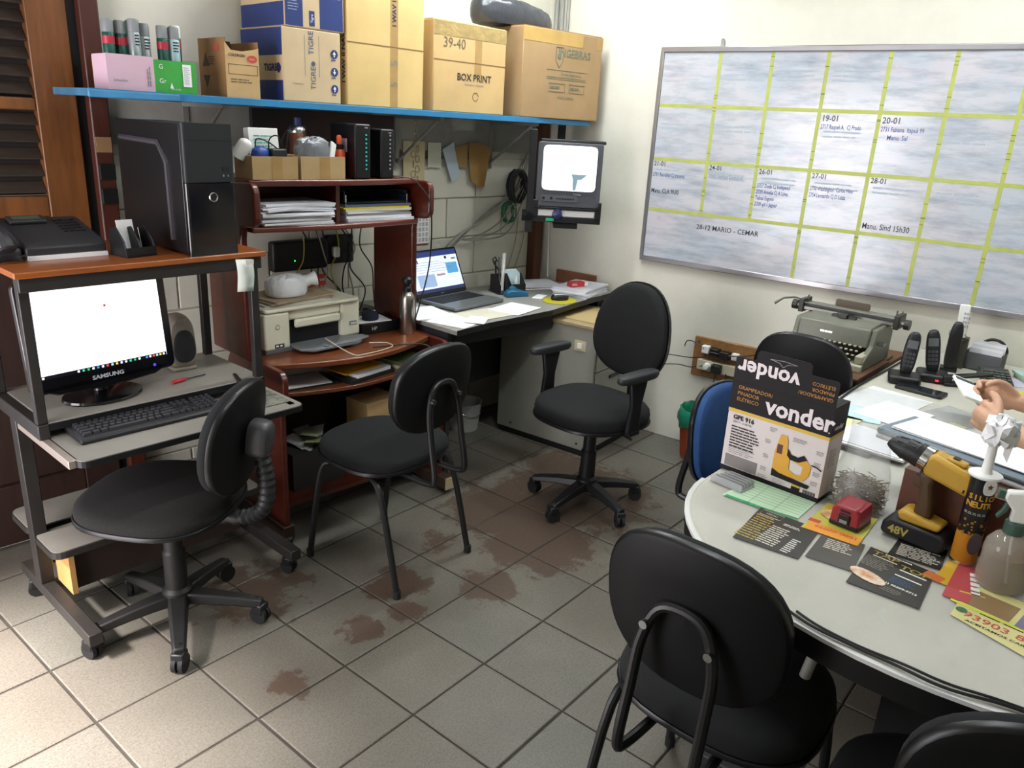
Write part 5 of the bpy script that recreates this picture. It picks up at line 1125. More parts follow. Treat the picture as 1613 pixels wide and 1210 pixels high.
# which side is outwards
o_test = offs(strip, .01); sgn = 1 if o_test[12][0] < strip[12][0] else -1
band(ZT-.024, ZT-.003, sgn*.0002, sgn*.006, RIM, 'edge_band'); band(ZT-.007, ZT+.0008, sgn*-.004, sgn*.0075, mat('white edge strip', '#c9c9c6', .35), 'edge_strip'); band(ZT-.055, ZT-.024, sgn*-.02, sgn*.002, RIM, 'skirt')
PLAS = mat('clear plastic sheet', '#d8d8d4', .08, alpha=.16, bump=.18, bscale=9, spec=.7)
MB().prism(([(cx_-(ra-.010)*math.sin(R(a)), cy_+(rb_-.010)*math.cos(R(a))) for a in range(0, 181, 6)] + [(1.95, -1.99), (1.95, -.875)])[::-1], ZT+.0026, ZT+.0030).build('plastic_cover', PLAS, tbl)
LEGW = mat('pale steel leg', '#a7a49c', .45)
for x in (.72, 2.35):
    MB().box(x-.03, x+.03, -1.50, -1.36, .03, ZT-.055).build('leg_column', DKP, tbl); MB().box(x-.035, x+.035, -1.88, -.98, 0, .04).build('foot', DKP, tbl, bevel=.004); MB().box(x-.03, x+.03, -1.85, -1.02, ZT-.056, ZT-.023).build('top_rail', DKP, tbl)
MB().cyl((.66, -1.25, ZT-.03), (.56, -1.22, .45), .012).build('brace', LEGW, tbl)
ec = [(cx_-(ra-.006)*math.sin(R(a))+.004*math.sin(a*.31), cy_+(rb_-.006)*math.cos(R(a)), ZT+.0065+.001*math.sin(a*.5)) for a in range(62, 132, 3)]
cable('table_cable', ec, .0028, CORD, k=2, label='thin black cable lying along the rounded table edge', cat='cable')
cable('table_cable', [(x+.010+.004*math.sin(i*.7), y, z+.0005) for i, (x, y, z) in enumerate(ec)][3:20], .0026, CORD, k=2, label='second black cable lying just inside the one on the table edge', cat='cable')

ZP = ZT+.0034
def leaf(name, label, pts, m, z=ZP, t=.0004, cat='flyer'):
    """flat print given by its four corners on the table: near-left, near-right, far-right, far-left"""
    c = [Vector((*p, 0)) for p in pts]; o0 = c[3]
    t_ = thing(name, label, cat, (o0.x, o0.y, z), 0)
    q = MB().prism([(p.x-o0.x, p.y-o0.y) for p in c][::1], 0, t); 
    a = sum((c[i].x*c[(i+1) % 4].y-c[(i+1) % 4].x*c[i].y) for i in range(4))
    if a < 0: q = MB().prism([(p.x-o0.x, p.y-o0.y) for p in c][::-1], 0, t)
    q.build('sheet', m, t_)
    ex = (c[2]-c[3]); ey = (c[3]-c[0])        # right, up
    F = AX((0, 0, t+.0002), ex, ey); return t_, F, ex.length, ey.length
DKM = mat('dark menu print', '#33312d', .5, var=.15); GOLD = mat('gold print', '#a8934a', .5); CREAMP = mat('cream print', '#cfcabb', .6)
def prt(t_, F, m, *els, name='print'):
    for e in els:
        q = MB()
        if e[0] == 'b': q.box(e[1], e[2], -e[4], -e[3], 0, .00015, 0, F)
        elif e[0] == 't': q.text(e[1], e[4], F @ T((e[2], -e[3], .0002)), sx=e[5] if len(e) > 5 else 1, bold=.0003)
        elif e[0] == 'l': q.lines(F @ T((e[1], -e[2], .0001)), e[3], e[4], e[5], 0, .4, e[5])
        q.build(name, m, t_)
# green ruled chart under the clear rack
t_, F, w_, h_ = leaf('ruled_chart', 'green and white ruled chart slip in front of the tool carton', [(.738, -.915), (.754, -1.098), (.882, -1.10), (.886, -.93)], mat('pale green chart', '#b4cfb0', .5), cat='chart')
for i in range(7): prt(t_, F, mat('chart line', '#8db390', .6), ('b', .0, w_*.98, .02+.015*i, .022+.015*i), name='rule')
for x in (.05, .11): prt(t_, F, mat('chart line', '#8db390', .6), ('b', x, x+.002, .0, h_), name='rule')
prt(t_, F, mat('green rule', '#2f9560', .5), ('b', -.005, w_+.005, h_-.012, h_), name='green_edge')
# dark menu
t_, F, w_, h_ = leaf('dark_menu', 'dark price-list menu nearest the rounded table end', [(.558, -1.024), (.57, -1.165), (.735, -1.155), (.742, -1.012)], DKM, ZP+.0006)
prt(t_, F, GOLD, ('l', .040, .105, .055, .12, 10), ('b', .008, .05, .036, .041), name='gold_print'); prt(t_, F, CREAMP, ('l', .085, .11, .05, .10, 10), name='grey_print'); prt(t_, F, WPLAST, ('l', .128, .125, .020, .075, 8), ('l', .10, .04, .05, .012, 2), name='price_column')
q = MB().tube([tuple(F @ Vector((.012+.05*x, -.006-.026*y, .0004))) for x, y in ((0, 0), (1, 0), (1, 1), (0, 1))], .0006, 4, closed=True).text('MENU', .010, F @ T((.037, -.019, .0003))).build('crest', CREAMP, t_)
# reflective grey menu and orange flyer
t_, F, w_, h_ = leaf('grey_menu', 'dark grey menu half under the orange flyer', [(.593, -1.171), (.602, -1.267), (.739, -1.252), (.732, -1.165)], mat('grey menu print', '#4d4a45', .35, var=.2), ZP+.0004)
prt(t_, F, CREAMP, ('l', .045, .05, .06, .05, 6), name='grey_print')
t_, F, w_, h_ = leaf('orange_flyer', 'orange and yellow burger flyer under the red battery', [(.715, -1.118), (.722, -1.242), (.887, -1.238), (.885, -1.122)], mat('yellow flyer', '#b9b04a', .5, var=.15), ZP+.0012)
prt(t_, F, mat('orange print', '#d8922c', .5), ('b', .0, w_, h_-.045, h_), ('b', .01, .09, .01, .06), name='orange_field'); prt(t_, F, mat('red print flyer', '#b5453c', .5), ('t', '96000-0001', .062, h_-.028, .018, 1.1), ('b', -.006, .02, h_-.062, h_-.045), name='red_lettering')
MB().pad(.085, .06, .003, p=2, crown=.002, M=F @ T((.045, -.06, 0)), n=24).build('burger_picture', mat('burger brown', '#9a6a3c', .5, col2='#d8b884', vscale=30), t_)
# TAP TOP menu
t_, F, w_, h_ = leaf('tapioca_menu', 'black TAP TOP tapioca menu with a food picture', [(.552, -1.268), (.555, -1.403), (.722, -1.396), (.738, -1.264)], mat('black menu', '#2d2b27', .45, var=.1), ZP+.0008)
prt(t_, F, GOLD, ('t', 'TAP', .040, .018, .024, 1.3), ('t', 'TOP', .105, .034, .024, 1.3), name='gold_lettering')
prt(t_, F, WPLAST, ('b', .018, .068, .030, .033), ('b', .080, .132, .046, .050), ('b', .080, .132, .072, .076), ('t', 'TAPIOCARIA', .062, .008, .007, 1.4), ('t', '(11) 96209-9713', .105, .122, .0095, 1.1), name='white_lettering')
prt(t_, F, mat('dull print', '#7d776a', .6), ('l', .04, .062, .06, .05, 7), ('l', .10, .145, .04, .02, 3), name='small_print'); prt(t_, F, mat('blue print', '#35597a', .6), ('l', .105, .098, .05, .026, 4), name='blue_print')
MB().pad(.078, .040, .002, p=2, crown=.001, M=F @ T((.046, -.128, 0), -14), n=24).build('food_picture', mat('taco print', '#b97b52', .5, col2='#e6d9c6', vscale=35), t_)
t_, F, w_, h_ = leaf('small_dark_menu', 'small black menu partly under the 48V battery', [(.735, -1.300), (.742, -1.402), (.850, -1.395), (.845, -1.30)], mat('black menu b', '#262522', .45), ZP+.0002)
prt(t_, F, CREAMP, ('l', .05, .07, .085, .06, 8), name='grey_print')
# yellow phone-number flyer, red strip
t_, F, w_, h_ = leaf('yellow_flyer', 'yellow flyer with red phone number at the right edge', [(.580, -1.452), (.50, -1.66), (.70, -1.74), (.745, -1.458)], mat('pale yellow flyer', '#cbc486', .5, var=.08), ZP+.0002)
prt(t_, F, mat('red print flyer', '#b5453c', .5), ('t', '93903 8000', .110, .138, .028, 1.15), name='red_number'); prt(t_, F, INK, ('t', 'ACEITAMOS CARTOES', .11, .160, .010, 1.3), ('l', .12, .114, .13, .008, 1), name='black_lettering')
prt(t_, F, mat('photo brown', '#8a6f4c', .5), ('b', .01, .10, .03, .10), name='food_picture'); prt(t_, F, mat('photo violet', '#77708a', .5), ('b', .11, .20, .05, .105), name='price_block'); prt(t_, F, mat('lime print', '#c9cf3c', .5), ('b', .0, .22, .104, .112), name='lime_band')
MB().lathe([(.0001, 0), (.010, 0), (.010, .0003), (.0001, .0003)], 16, 0, F @ T((.028, -.130, .0002))).build('round_logo', mat('green ink', '#3d6a4a', .5), t_)
t_, F, w_, h_ = leaf('red_strip_flyer', 'red and yellow flyer between silicone tube and spray bottle', [(.640, -1.425), (.645, -1.470), (.81, -1.475), (.80, -1.425)], mat('brick red flyer', '#b0454a', .5), ZP+.0010)
prt(t_, F, mat('yellow print', '#d8b83a', .5), ('b', 0, .045, .118, .123), name='yellow_field'); prt(t_, F, WPLAST, *[('b', .020, .036, .03+.02*i, .044+.02*i) for i in range(5)], name='white_boxes')

t_, F, w_, h_ = leaf('amber_leaflet', 'small orange and yellow leaflet at the foot of the silicone tube', [(.690, -1.398), (.684, -1.432), (.79, -1.44), (.80, -1.405)], mat('amber leaflet', '#c9a02f', .5), ZP+.0006)
prt(t_, F, mat('orange leaflet', '#c46a38', .5), ('b', 0, w_, h_-.03, h_), name='orange_field')
# printed tool carton
vb = thing('tool_carton', 'black and white vonder stapler carton standing on the table', 'carton', (.890, -.838, ZT+.0034), -95)
WB_, HB, DB = .266, .245, .085
BOXK = mat('carton black print', '#171315', .6, spec=.25); BOXW = mat('carton white print', '#c9c0bd', .45, var=.05); BOXY = mat('carton yellow', '#c9a227', .45)
MB().box(0, WB_, 0, DB, 0, HB).build('body', BOXW, vb, bevel=.001)
MB().box(-.0004, WB_+.0004, -.0008, DB+.0004, .172, HB+.0006).build('black_top_half', BOXK, vb); MB().box(-.0004, WB_+.0004, -.001, DB+.0004, .163, .1715).build('yellow_band', BOXY, vb); MB().box(-.0002, WB_+.0002, -.0006, DB+.0002, -.0, .012).build('black_foot', BOXK, vb)
fl2 = MB().prism([(0, .246), (WB_, .246), (WB_, .305), (WB_-.004, .309), (.200, .309), (.196, .313), (.196, .330), (.188, .337), (.062, .337), (.055, .330), (.055, .314), (.05, .309), (.004, .309), (0, .305)], 0, .0016, 0, FRONT(0, .0008, 0)).build('hanging_flap', BOXK, vb)
MB().tube([tuple((x, -.0014, z)) for x, z in ((.09, .322), (.115, .318), (.125, .309), (.135, .318), (.16, .322), (.125, .325), (.09, .322))], .0009, 4).build('hanger_slot', mat('slot grey', '#8a8486', .4), fl2)
VF = lambda x, z: FRONT(x, -.0014, z); VI = lambda x, z: FRONT(x, -.0014, z) @ Matrix.Rotation(math.pi, 4, 'Z')
VW = mat('carton lettering', '#d8cdd0', .5)
MB().text('vonder', .060, VF(.184, .203), bold=.0018, sx=1.0).build('lettering', VW, vb); MB().text('.', .03, VF(.262, .19)).build('lettering_dot', VW, vb)
MB().text('vonder', .056, VI(.090, .287), bold=.0016, sx=1.0).build('inverted_lettering', VW, fl2)
OR = mat('carton amber lettering', '#b07a28', .5)
for k, s_ in enumerate(('GRAMPEADOR/', 'PINADOR', 'ELÉTRICO')):
    MB().text(s_, .0135, VF(.018, .231-.0155*k), align='LEFT').build('amber_lettering', OR, vb); MB().text(s_, .0125, VI(.258, .262+.0145*k), align='LEFT').build('inverted_amber_lettering', OR, fl2)
MB().text('GPE 916', .0165, VF(.045, .150), bold=.0006).build('model_lettering', INK, vb); MB().text('220 V~ x 60 Hz', .008, VF(.043, .138)).build('small_lettering', INK, vb)
MB().lines(VF(.058, .098), .085, .062, 8, 0, .45, 2, .25, 6).build('text_block', INK, vb); MB().lines(VF(.055, .060), .08, .02, 4, 0, .25, 4).build('text_block', GREYINK, vb)
MB().box(.010, .100, -.0010, -.0004, .014, .046).build('grey_panel', mat('carton grey', '#77716f', .5, var=.1), vb)
for x, z, w_ in ((.128, .148, .02), (.120, .115, .018), (.120, .075, .018), (.118, .04, .018), (.20, .140, .04), (.252, .125, .02), (.250, .095, .02), (.252, .07, .02), (.25, .045, .02)): MB().lines(VF(x, z), w_, .012, 3, 0, .35, int(x*999)).build('caption', GREYINK, vb)
SG = mat('stapler yellow', '#c9941e', .45)
MB().prism([(.140, .052), (.140, .095), (.147, .132), (.150, .143), (.166, .143), (.170, .128), (.172, .105), (.180, .092), (.182, .060), (.200, .052), (.214, .055), (.216, .078), (.188, .085), (.192, .097), (.222, .098), (.236, .085), (.234, .060), (.222, .042), (.160, .040)], 0, .0006, 0, VF(0, 0)).build('stapler_picture', SG, vb)
MB().prism([(.174, .112), (.182, .100), (.20, .098), (.214, .108), (.224, .098), (.204, .086), (.182, .086), (.172, .096)], .0006, .001, 0, VF(0, 0)).build('stapler_grip', BOXK, vb); MB().prism([(.140, .030), (.236, .026), (.240, .036), (.160, .043), (.140, .050)], .0002, .0009, 0, VF(0, 0)).build('stapler_base', BOXK, vb)
MB().box(-.007, .007, -.012, .012, .0006, .001, 0, VF(.152, .105)).build('stapler_badge', mat('dark badge', '#4a1f1a', .5), vb); MB().tube([(.236, -.002, .09), (.25, -.002, .088), (.262, -.002, .083)], .0015, 4).build('stapler_cord', BOXK, vb)
MB().box(.196, .218, -.0012, -.0004, .004, .026).build('seal', BOXK, vb); MB().box(.196, .218, -.0014, -.0011, .021, .026).build('seal_top', BOXY, vb)
for i in range(14): MB().box(.226+.0023*i, .226+.0023*i+(.0008 if i % 3 else .0014), -.0010, -.0004, .004, .022).build('barcode_bar', INK, vb)
MB().lines(VF(.12, .018), .03, .012, 3, 0, .3).lines(VF(.165, .018), .04, .014, 4, 0, .2).build('small_lettering', GREYINK, vb)
MB().text('vonder', .018, AX((WB_+.001, .042, .190), (0, 1, 0), (0, 0, 1)), bold=.0006).build('side_lettering', VW, vb); MB().lines(AX((WB_+.001, .04, .11), (0, 1, 0), (0, 0, 1)), .05, .05, 8, 0, .25).build('side_text', GREYINK, vb)
# clear ribbed rack
rk = thing('clear_staple_tray', 'clear ribbed plastic tray on the corner of the green chart', 'tray', (.815, -.905, ZT+.0042), -98)
CLR = mat('clear grey plastic', '#b3b5b5', .12, alpha=.6, spec=.8)
MB().box(-.046, .046, -.03, .032, 0, .0015).build('base', CLR, rk)
for i in range(5): MB().prism(rrect(-.045+.004*i, .045, 0, .017, .006), -.0014, .0014, 0, AX((0, -.028+.014*i, .0015), (1, 0, 0), (0, 0, 1))).build('rib', CLR, rk)
# red tool battery
rbk = thing('red_battery', 'red power-tool battery with black clip on the orange flyer', 'battery', (.815, -1.195, ZP+.0025), -97)
rbk.scale = (.93, .93, .93)
RP = mat('red tool plastic', '#8f2a33', .4, var=.1)
MB().prism([(-.034, 0), (.034, 0), (.036, .014), (.034, .044), (.024, .056), (-.024, .056), (-.034, .044), (-.036, .014)], -.04, .04, 0, AX((0, 0, 0), (1, 0, 0), (0, 0, 1))).build('shell', RP, rbk, bevel=.005)
MB().box(-.036, .036, -.041, .041, 0, .013).build('base', BLACK, rbk, bevel=.003); MB().box(-.014, .014, -.0445, -.039, .012, .036).build('clip', BLACK, rbk, bevel=.002); MB().box(-.009, .009, -.0455, -.0443, .014, .022).build('clip_window', mat('grey clip', '#8b8f92', .4), rbk); MB().box(-.012, .012, -.043, -.038, .042, .046).build('slot', DBLACK, rbk)
for x in (-.027, .027): MB().cyl((x, -.03, .046), (x, .035, .050), .006, n=8).build('ridge', RP, rbk)
# bag of nails
nb = thing('nail_bag', 'clear plastic bag half full of nails beside the tool carton', 'bag of nails', (.920, -1.178, ZT+.0034), -95)
FILM = mat('clear bag film', '#d6d9d6', .18, alpha=.20, bump=.15, bscale=14, spec=.7)
q = MB(); n = 32; rnd = random.Random(12)
rings = [(.05, .035, 0), (.064, .042, .010), (.066, .040, .05), (.062, .034, .09), (.054, .024, .125), (.048, .014, .16), (.05, .010, .185), (.053, .008, .205)]
for j, (a, b, z) in enumerate(rings):
    for i in range(n):
        t = 2*math.pi*i/n; k = 1+rnd.uniform(-.05, .05); q.v.append((a*k*math.cos(t), b*k*math.sin(t)+.01*(z/.2), z+(rnd.uniform(-.012, .008) if j == 7 else 0)))
for j in range(7):
    for i in range(n): q.f.append([j*n+i, j*n+(i+1) % n, (j+1)*n+(i+1) % n, (j+1)*n+i]); q.m.append(0); q.sm.append(True)
q.f.append(list(range(n-1, -1, -1))); q.m.append(0); q.sm.append(False)
q.build('film', FILM, nb, sharp=90)
q = MB(); NAIL = mat('bright nails', '#978a6e', .35, .6, col2='#5a4a3c', vscale=45)
for i in range(650):
    z = .006+.070*rnd.random(); k = 1-.22*(z/.08)**2; c = Vector((.056*k*rnd.uniform(-1, 1), .032*k*rnd.uniform(-1, 1), z+.012*rnd.random()**3))
    d = Vector((rnd.uniform(-1, 1), rnd.uniform(-.6, .6), rnd.uniform(-.5, .5))).normalized()*.0115; q.cyl(c-d, c+d, .0011, n=5)
tag(q.build('nails', NAIL, nb), kind='stuff')
# red-brown wooden box with binders
bb = thing('brown_wooden_box', 'brown wooden box on the table behind the drill', 'box', (.893, -1.268, ZT+.0034), -97)
BRW = mat('red brown veneer', '#5a3323', .45, var=.22, vscale=6, stretch=(1, 6, 6), coat=.2)
MB().box(0, .40, 0, .012, 0, .136).build('front', BRW, bb, bevel=.002); MB().box(0, .012, .012, .30, 0, .136).build('side', BRW, bb); MB().box(.388, .40, .012, .30, 0, .136).build('side', BRW, bb); MB().box(.012, .388, .288, .30, 0, .136).build('back', BRW, bb); MB().box(.0, .40, .0, .30, .136, .141).build('lid', BRW, bb)
zb = ZT+.1455
for i, (col, lab) in enumerate((('#c9cbd0', 'white ring binder lower of two on the brown box'), ('#6f7c88', 'grey-blue ring binder upper of two on the brown box'))):
    bn = thing('ring_binder', lab, 'binder', (1.045, -1.165, zb+.0145*i), -106)
    mcol = mat('binder '+col, col, .4, var=.05)
    MB().box(0, .36, .0, .165, 0, .002).build('lower_cover', mcol, bn); MB().box(0, .36, .0, .165, .0115, .0135).build('upper_cover', mcol, bn); MB().box(0, .36, -.003, .0, .0, .0135).build('spine', mcol, bn, bevel=.001); MB().box(.006, .354, .01, .16, .003, .0105).build('pages', WHITE, bn)
    MB().cyl((0, .0, .0068), (.36, .0, .0068), .0066, n=14).build('spine_roll', mcol, bn)
stack('white_papers', 'bright white sheets lying on the ring binders', (1.09, -1.365, zb+.0295), -106, .32, .145, 3, .0014, [WHITE], .006, 9, cat='paper')
# cordless drill standing on its battery
dr = thing('cordless_drill', 'yellow and black cordless drill standing on its 48V battery', 'drill', (.848, -1.330, ZT+.0042), -97)
YD = mat('drill yellow', '#bd9432', .42, var=.12); BD = mat('drill black', '#18171a', .45)
XZ = AX((0, 0, 0), (1, 0, 0), (0, 0, 1))
bt = MB().prism([(-.062, .004), (.058, .0), (.066, .012), (.064, .034), (.05, .042), (-.05, .046), (-.066, .034), (-.068, .012)], -.038, .038, 0, XZ).build('battery', BD, dr, bevel=.008)
MB().text('48V', .026, FRONT(-.03, -.0392, .022), bold=.0008).build('battery_lettering', mat('gold battery print', '#a89a4a', .5), bt)
MB().prism([(-.036, .044), (.045, .044), (.05, .056), (.03, .060), (.0, .066), (-.03, .070), (-.045, .062)], -.030, .030, 0, XZ).build('battery_top', YD, dr, bevel=.007)
MB().prism([(-.018, .06), (.022, .058), (.018, .10), (.010, .140), (.016, .165), (-.026, .165), (-.016, .135), (-.014, .10)], -.017, .017, 0, XZ).build('handle', mat('shaded drill yellow', '#4a3620', .5), dr, bevel=.009)  # shade on the yellow grip and trigger is put into this brown
BX = T((0, 0, 0), 0, 0, 9)
MB().prism([(-.040, .158), (.075, .150), (.078, .186), (.066, .200), (-.035, .212), (-.046, .195)], -.026, .026, 0, BX @ XZ).build('motor_housing', YD, dr, bevel=.010)
MB().prism([(.072, .156), (.092, .160), (.095, .182), (.076, .190)], -.024, .024, 0, BX @ XZ).build('rear_cap', BD, dr, bevel=.007)
MB().prism([(-.03, .172), (.05, .166), (.05, .176), (-.03, .184)], -.0275, -.025, 0, BX @ XZ).build('badge', BD, dr); MB().box(-.01, .03, -.012, .012, .205, .214, 0, BX).build('gear_switch', YD, dr, bevel=.004); MB().box(.0, .012, -.007, .007, .213, .217, 0, BX).build('switch_button', BD, dr)
def drx(x0, x1, r0, r1, nm, m): MB().cyl(BX @ Vector((x0, 0, .186)), BX @ Vector((x1, 0, .188)), r0, r1, 20).build(nm, m, dr)
drx(-.040, -.056, .028, .027, 'gear_ring', CHROME); drx(-.056, -.068, .0275, .0275, 'clutch_ring', BD); drx(-.068, -.092, .026, .0255, 'chuck_sleeve', BD); drx(-.092, -.122, .025, .016, 'chuck', BD); drx(-.122, -.130, .014, .010, 'chuck_nose', BD)
for k in range(8):
    a = 2*math.pi*k/8; MB().cyl(BX @ Vector((-.072, .026*math.cos(a), .1875+.026*math.sin(a))), BX @ Vector((-.112, .020*math.cos(a), .1878+.020*math.sin(a))), .0016, n=5).build('chuck_rib', BD, dr)
MB().prism([(-.030, .125), (-.014, .122), (-.014, .152), (-.034, .152)], -.008, .008, 0, XZ).build('trigger', mat('shaded drill yellow', '#4a3620', .5), dr, bevel=.003)
for i in range(3): MB().box(.045+.008*i, .049+.008*i, -.0268, -.0255, .160, .168, 0, BX).build('vent', BD, dr)
# silicone tube
sl_ = thing('silicone_cartridge', 'black and orange silicone cartridge with tissue on its nozzle', 'sealant tube', (.818, -1.428, ZT+.0044))
MB().lathe([(.001, 0), (.0245, 0), (.025, .002), (.025, .075), (.001, .075)], 28).build('lower_tube', mat('orange tube', '#c0801f', .35, var=.1), sl_); MB().lathe([(.0251, .074), (.0251, .200), (.001, .2)], 28).build('upper_tube', mat('black tube', '#141115', .3), sl_)
MB().lathe([(.0252, 0), (.0256, .004), (.0252, .008)], 28).build('bottom_rim', CHROME, sl_)
fdir = Vector((-.93-.818, -1.57+1.428, 0)).normalized(); rdir = Vector((-fdir.y, fdir.x, 0))
def onT(a, z, r=.0258): 
    d = (fdir*math.cos(a)+rdir*math.sin(a)); return AX((d.x*r, d.y*r, z), (-d.y, d.x, 0), (0, 0, 1))
for s_, z, sz in (('SILICO', .158, .0155), ('NEUTR', .142, .0175)):
    for k, ch_ in enumerate(s_): MB().text(ch_, sz, onT((k-2.4)*.38+.30, z), bold=.0006).build('amber_lettering', mat('amber tube print', '#c9912b', .5), sl_)
for k in range(5): MB().lines(onT((k-2)*.34, .122), .008, .006, 2, 0, .4).build('small_lettering', CREAMP, sl_)
rnd = random.Random(2)
for k in range(26): MB().lathe([(.0001, 0), (.0028*rnd.uniform(.4, 1.2), 0)], 8, 0, onT(rnd.uniform(-1.3, 1.3), .075+.035*rnd.random()**1.6, .0257)).build('bubble_print', mat('bubble amber', '#c9912b', .5), sl_)
MB().pad(.03, .05, .001, p=2, crown=0, M=onT(.55, .055, .0256), n=20).build('round_picture', mat('grey picture', '#5c5258', .5), sl_)
MB().lathe([(.001, .2), (.031, .2), (.032, .203), (.031, .206), (.012, .208), (.010, .214), (.0075, .300), (.001, .301)], 24).build('nozzle', WPLAST, sl_)
MB().pad(.026, .036, .001, p=2.6, crown=0, M=onT(-.55+1.1, .185, .0262), n=20).build('white_label', WPLAST, sl_)
MB().prism([(.007*math.cos(R(90+36*i))*(1 if i % 2 == 0 else .42), .007*math.sin(R(90+36*i))*(1 if i % 2 == 0 else .42)) for i in range(10)], .0012, .0016, 0, onT(.55, .186, .0262)).build('star_mark', mat('brown star', '#5a4038', .5), sl_)
q = MB().pad(.085, .065, .05, p=1.8, crown=.01, n=22); q.v = [(x+rnd.uniform(-.009, .009), y+rnd.uniform(-.009, .009), z+rnd.uniform(-.010, .010)) for x, y, z in q.v]
ts_ = q.build('tissue', mat('tissue paper', '#e4e4e6', .8, bump=.4, bscale=30), sl_, loc=(.004, -.006, .276), sharp=20); ts_.scale = (.85, .85, .85); MB().prism([(0, 0), (.016, .0), (.012, -.045), (.002, -.03)], 0, .004, 0, AX((.002, -.018, .285), (0, -1, 0), (.1, 0, 1))).build('tissue_tail', mat('tissue paper', '#e4e4e6', .8), sl_)
# trigger spray bottle
sp_ = thing('spray_bottle', 'clear trigger spray bottle with green and white head', 'spray bottle', (.765, -1.502, ZT+.0046), -78)
MB().lathe([(.001, .0), (.038, 0), (.043, .004), (.045, .02), (.042, .06), (.043, .075), (.040, .095), (.028, .112), (.016, .118), (.015, .124)], 32).build('bottle', mat('clear bottle', '#c9bfb2', .06, alpha=.36, spec=.8), sp_)
MB().lathe([(.001, .003), (.040, .003), (.0425, .02), (.0395, .06), (.0400, .072), (.001, .072)], 28).build('liquid', mat('murky liquid', '#8d7c6a', .1, alpha=.5), sp_)
GP = mat('green cap', '#1f7d3a', .4)
MB().lathe([(.017, .118), (.018, .119), (.018, .142), (.016, .144), (.001, .144)], 22).build('collar', GP, sp_)
MB().prism([(-.03, .19), (-.028, .205), (.0, .21), (.035, .20), (.045, .18), (.02, .168), (.014, .143), (-.012, .143), (-.012, .168)][::-1], -.011, .011, 0, XZ).build('spray_head', WPLAST, sp_, bevel=.005)
MB().box(-.042, -.029, -.008, .008, .187, .205).build('nozzle', GP, sp_, bevel=.002); MB().prism([(-.024, .182), (-.014, .182), (-.02, .16), (-.032, .143), (-.036, .148), (-.028, .164)], -.006, .006, 0, XZ).build('trigger', GP, sp_, bevel=.002)
MB().tube([(0, 0, .12), (.006, .0, .06), (.012, 0, .008)], .0025, 6).build('dip_tube', WPLAST, sp_)
# ================================================================= TYPEWRITER ON ITS SIDE TABLE
sdt = thing('side_table', 'small wooden table carrying the typewriter against the wall', 'table', (0, 0, 0))
tp = [(2.10, -.835), (2.10, -.505), onB(1.18+.505, .012, 0)[:2], onB(1.18+.862, .012, 0)[:2]]
MB().prism(tp[::-1], .695, .720).build('top', mat('brown table top', '#6a4a30', .5, var=.25, vscale=6, stretch=(6, 1, 6)), sdt, bevel=.002)
for x, y in ((2.40, -.54), (2.42, -.80), (2.66, -.54), (2.66, -.80)): MB().box(x-.02, x+.02, y-.02, y+.02, 0, .695).build('leg', mat('dark table leg', '#3a281d', .6), sdt)
o = MB().prism([(2.11, -.838), (2.11, -.51), (2.60, -.51), (2.60, -.838)][::-1], 0, .012).build('brown_board', mat('worn brown board', '#71523a', .55, var=.3, vscale=7), loc=(0, 0, .7205)); tag(o, 'thicker worn brown board under the typewriter', 'board')
o = MB().prism([(2.06, -.845), (2.09, -.52), (2.45, -.52), (2.45, -.86)][::-1], 0, .008).build('brown_folder', mat('brown leather folder', '#5c4030', .5, var=.3, vscale=9), loc=(0, 0, .7328)); tag(o, 'brown leatherette folder on the board under the typewriter', 'folder')
tw = thing('typewriter', 'old olive-grey manual typewriter on the brown board', 'typewriter', (2.165, -.662, .7412), -92)
tw.scale = (.88, .95, 1.0)
OLV = mat('olive grey enamel', '#6b6c60', .42, var=.1, vscale=8); OLD = mat('dark typewriter metal', '#3c3c38', .4, .5); STL = mat('worn steel', '#8b8a84', .3, .8)
YZt = lambda x: AX((x, 0, 0), (0, 1, 0), (0, 0, 1))
for s_ in (-1, 1): MB().prism([(.02, .0), (.36, 0), (.36, .12), (.30, .152), (.135, .150), (.115, .085), (.02, .04)], s_*.175-.012, s_*.175+.012, 0, YZt(0)).build('side_cheek', OLV, tw, bevel=.005)
MB().prism([(.108, .075), (.118, .146), (.132, .154), (.27, .160), (.27, .10)], -.163, .163, 0, YZt(0)).build('hood', OLV, tw, bevel=.006)
MB().box(-.163, .163, .24, .36, .01, .11).build('rear_body', OLD, tw); MB().box(-.163, .163, .02, .36, .0, .012).build('base_plate', OLV, tw)
MB().prism([(.0, .0), (.02, .0), (.02, .03), (.0, .025)], -.187, .187, 0, YZt(0)).build('front_bar', mat('cream front bar', '#a9a48e', .45), tw, bevel=.003)
for s_ in (-1, 1): MB().box(s_*.165-.016, s_*.165+.016, .012, .12, .03, .062).build('keyboard_cheek', mat('cream front bar', '#a9a48e', .45), tw, bevel=.004)
kt_ = MB().lathe([(.001, 0), (.0065, 0), (.0068, .004), (.005, .005), (.001, .005)], 10).mesh('key', mat('cream key', '#b9b49c', .4))
for r in range(4):
    for c in range(12):
        o = bpy.data.objects.new('key', kt_); COL.objects.link(o); o.parent = tw; o.location = (-.135+.023*c+.006*r, .035+.022*r, .035+.014*r)
MB().box(-.02, .02, .20, .235, .158, .176).build('ribbon_vibrator', OLD, tw, bevel=.003); MB().box(-.055, .055, .215, .24, .156, .168).build('type_basket', OLD, tw)
MB().lines(AX((-.02, .1125, .112), (1, 0, 0), (0, .14, .99)), .075, .010, 1, 0, .8).build('maker_plate', mat('silver plate', '#c4c4be', .3, .6), tw)
MB().cyl((-.215, .285, .166), (.225, .285, .166), .017, n=18).build('platen', mat('platen rubber', '#2d2d2b', .5), tw)
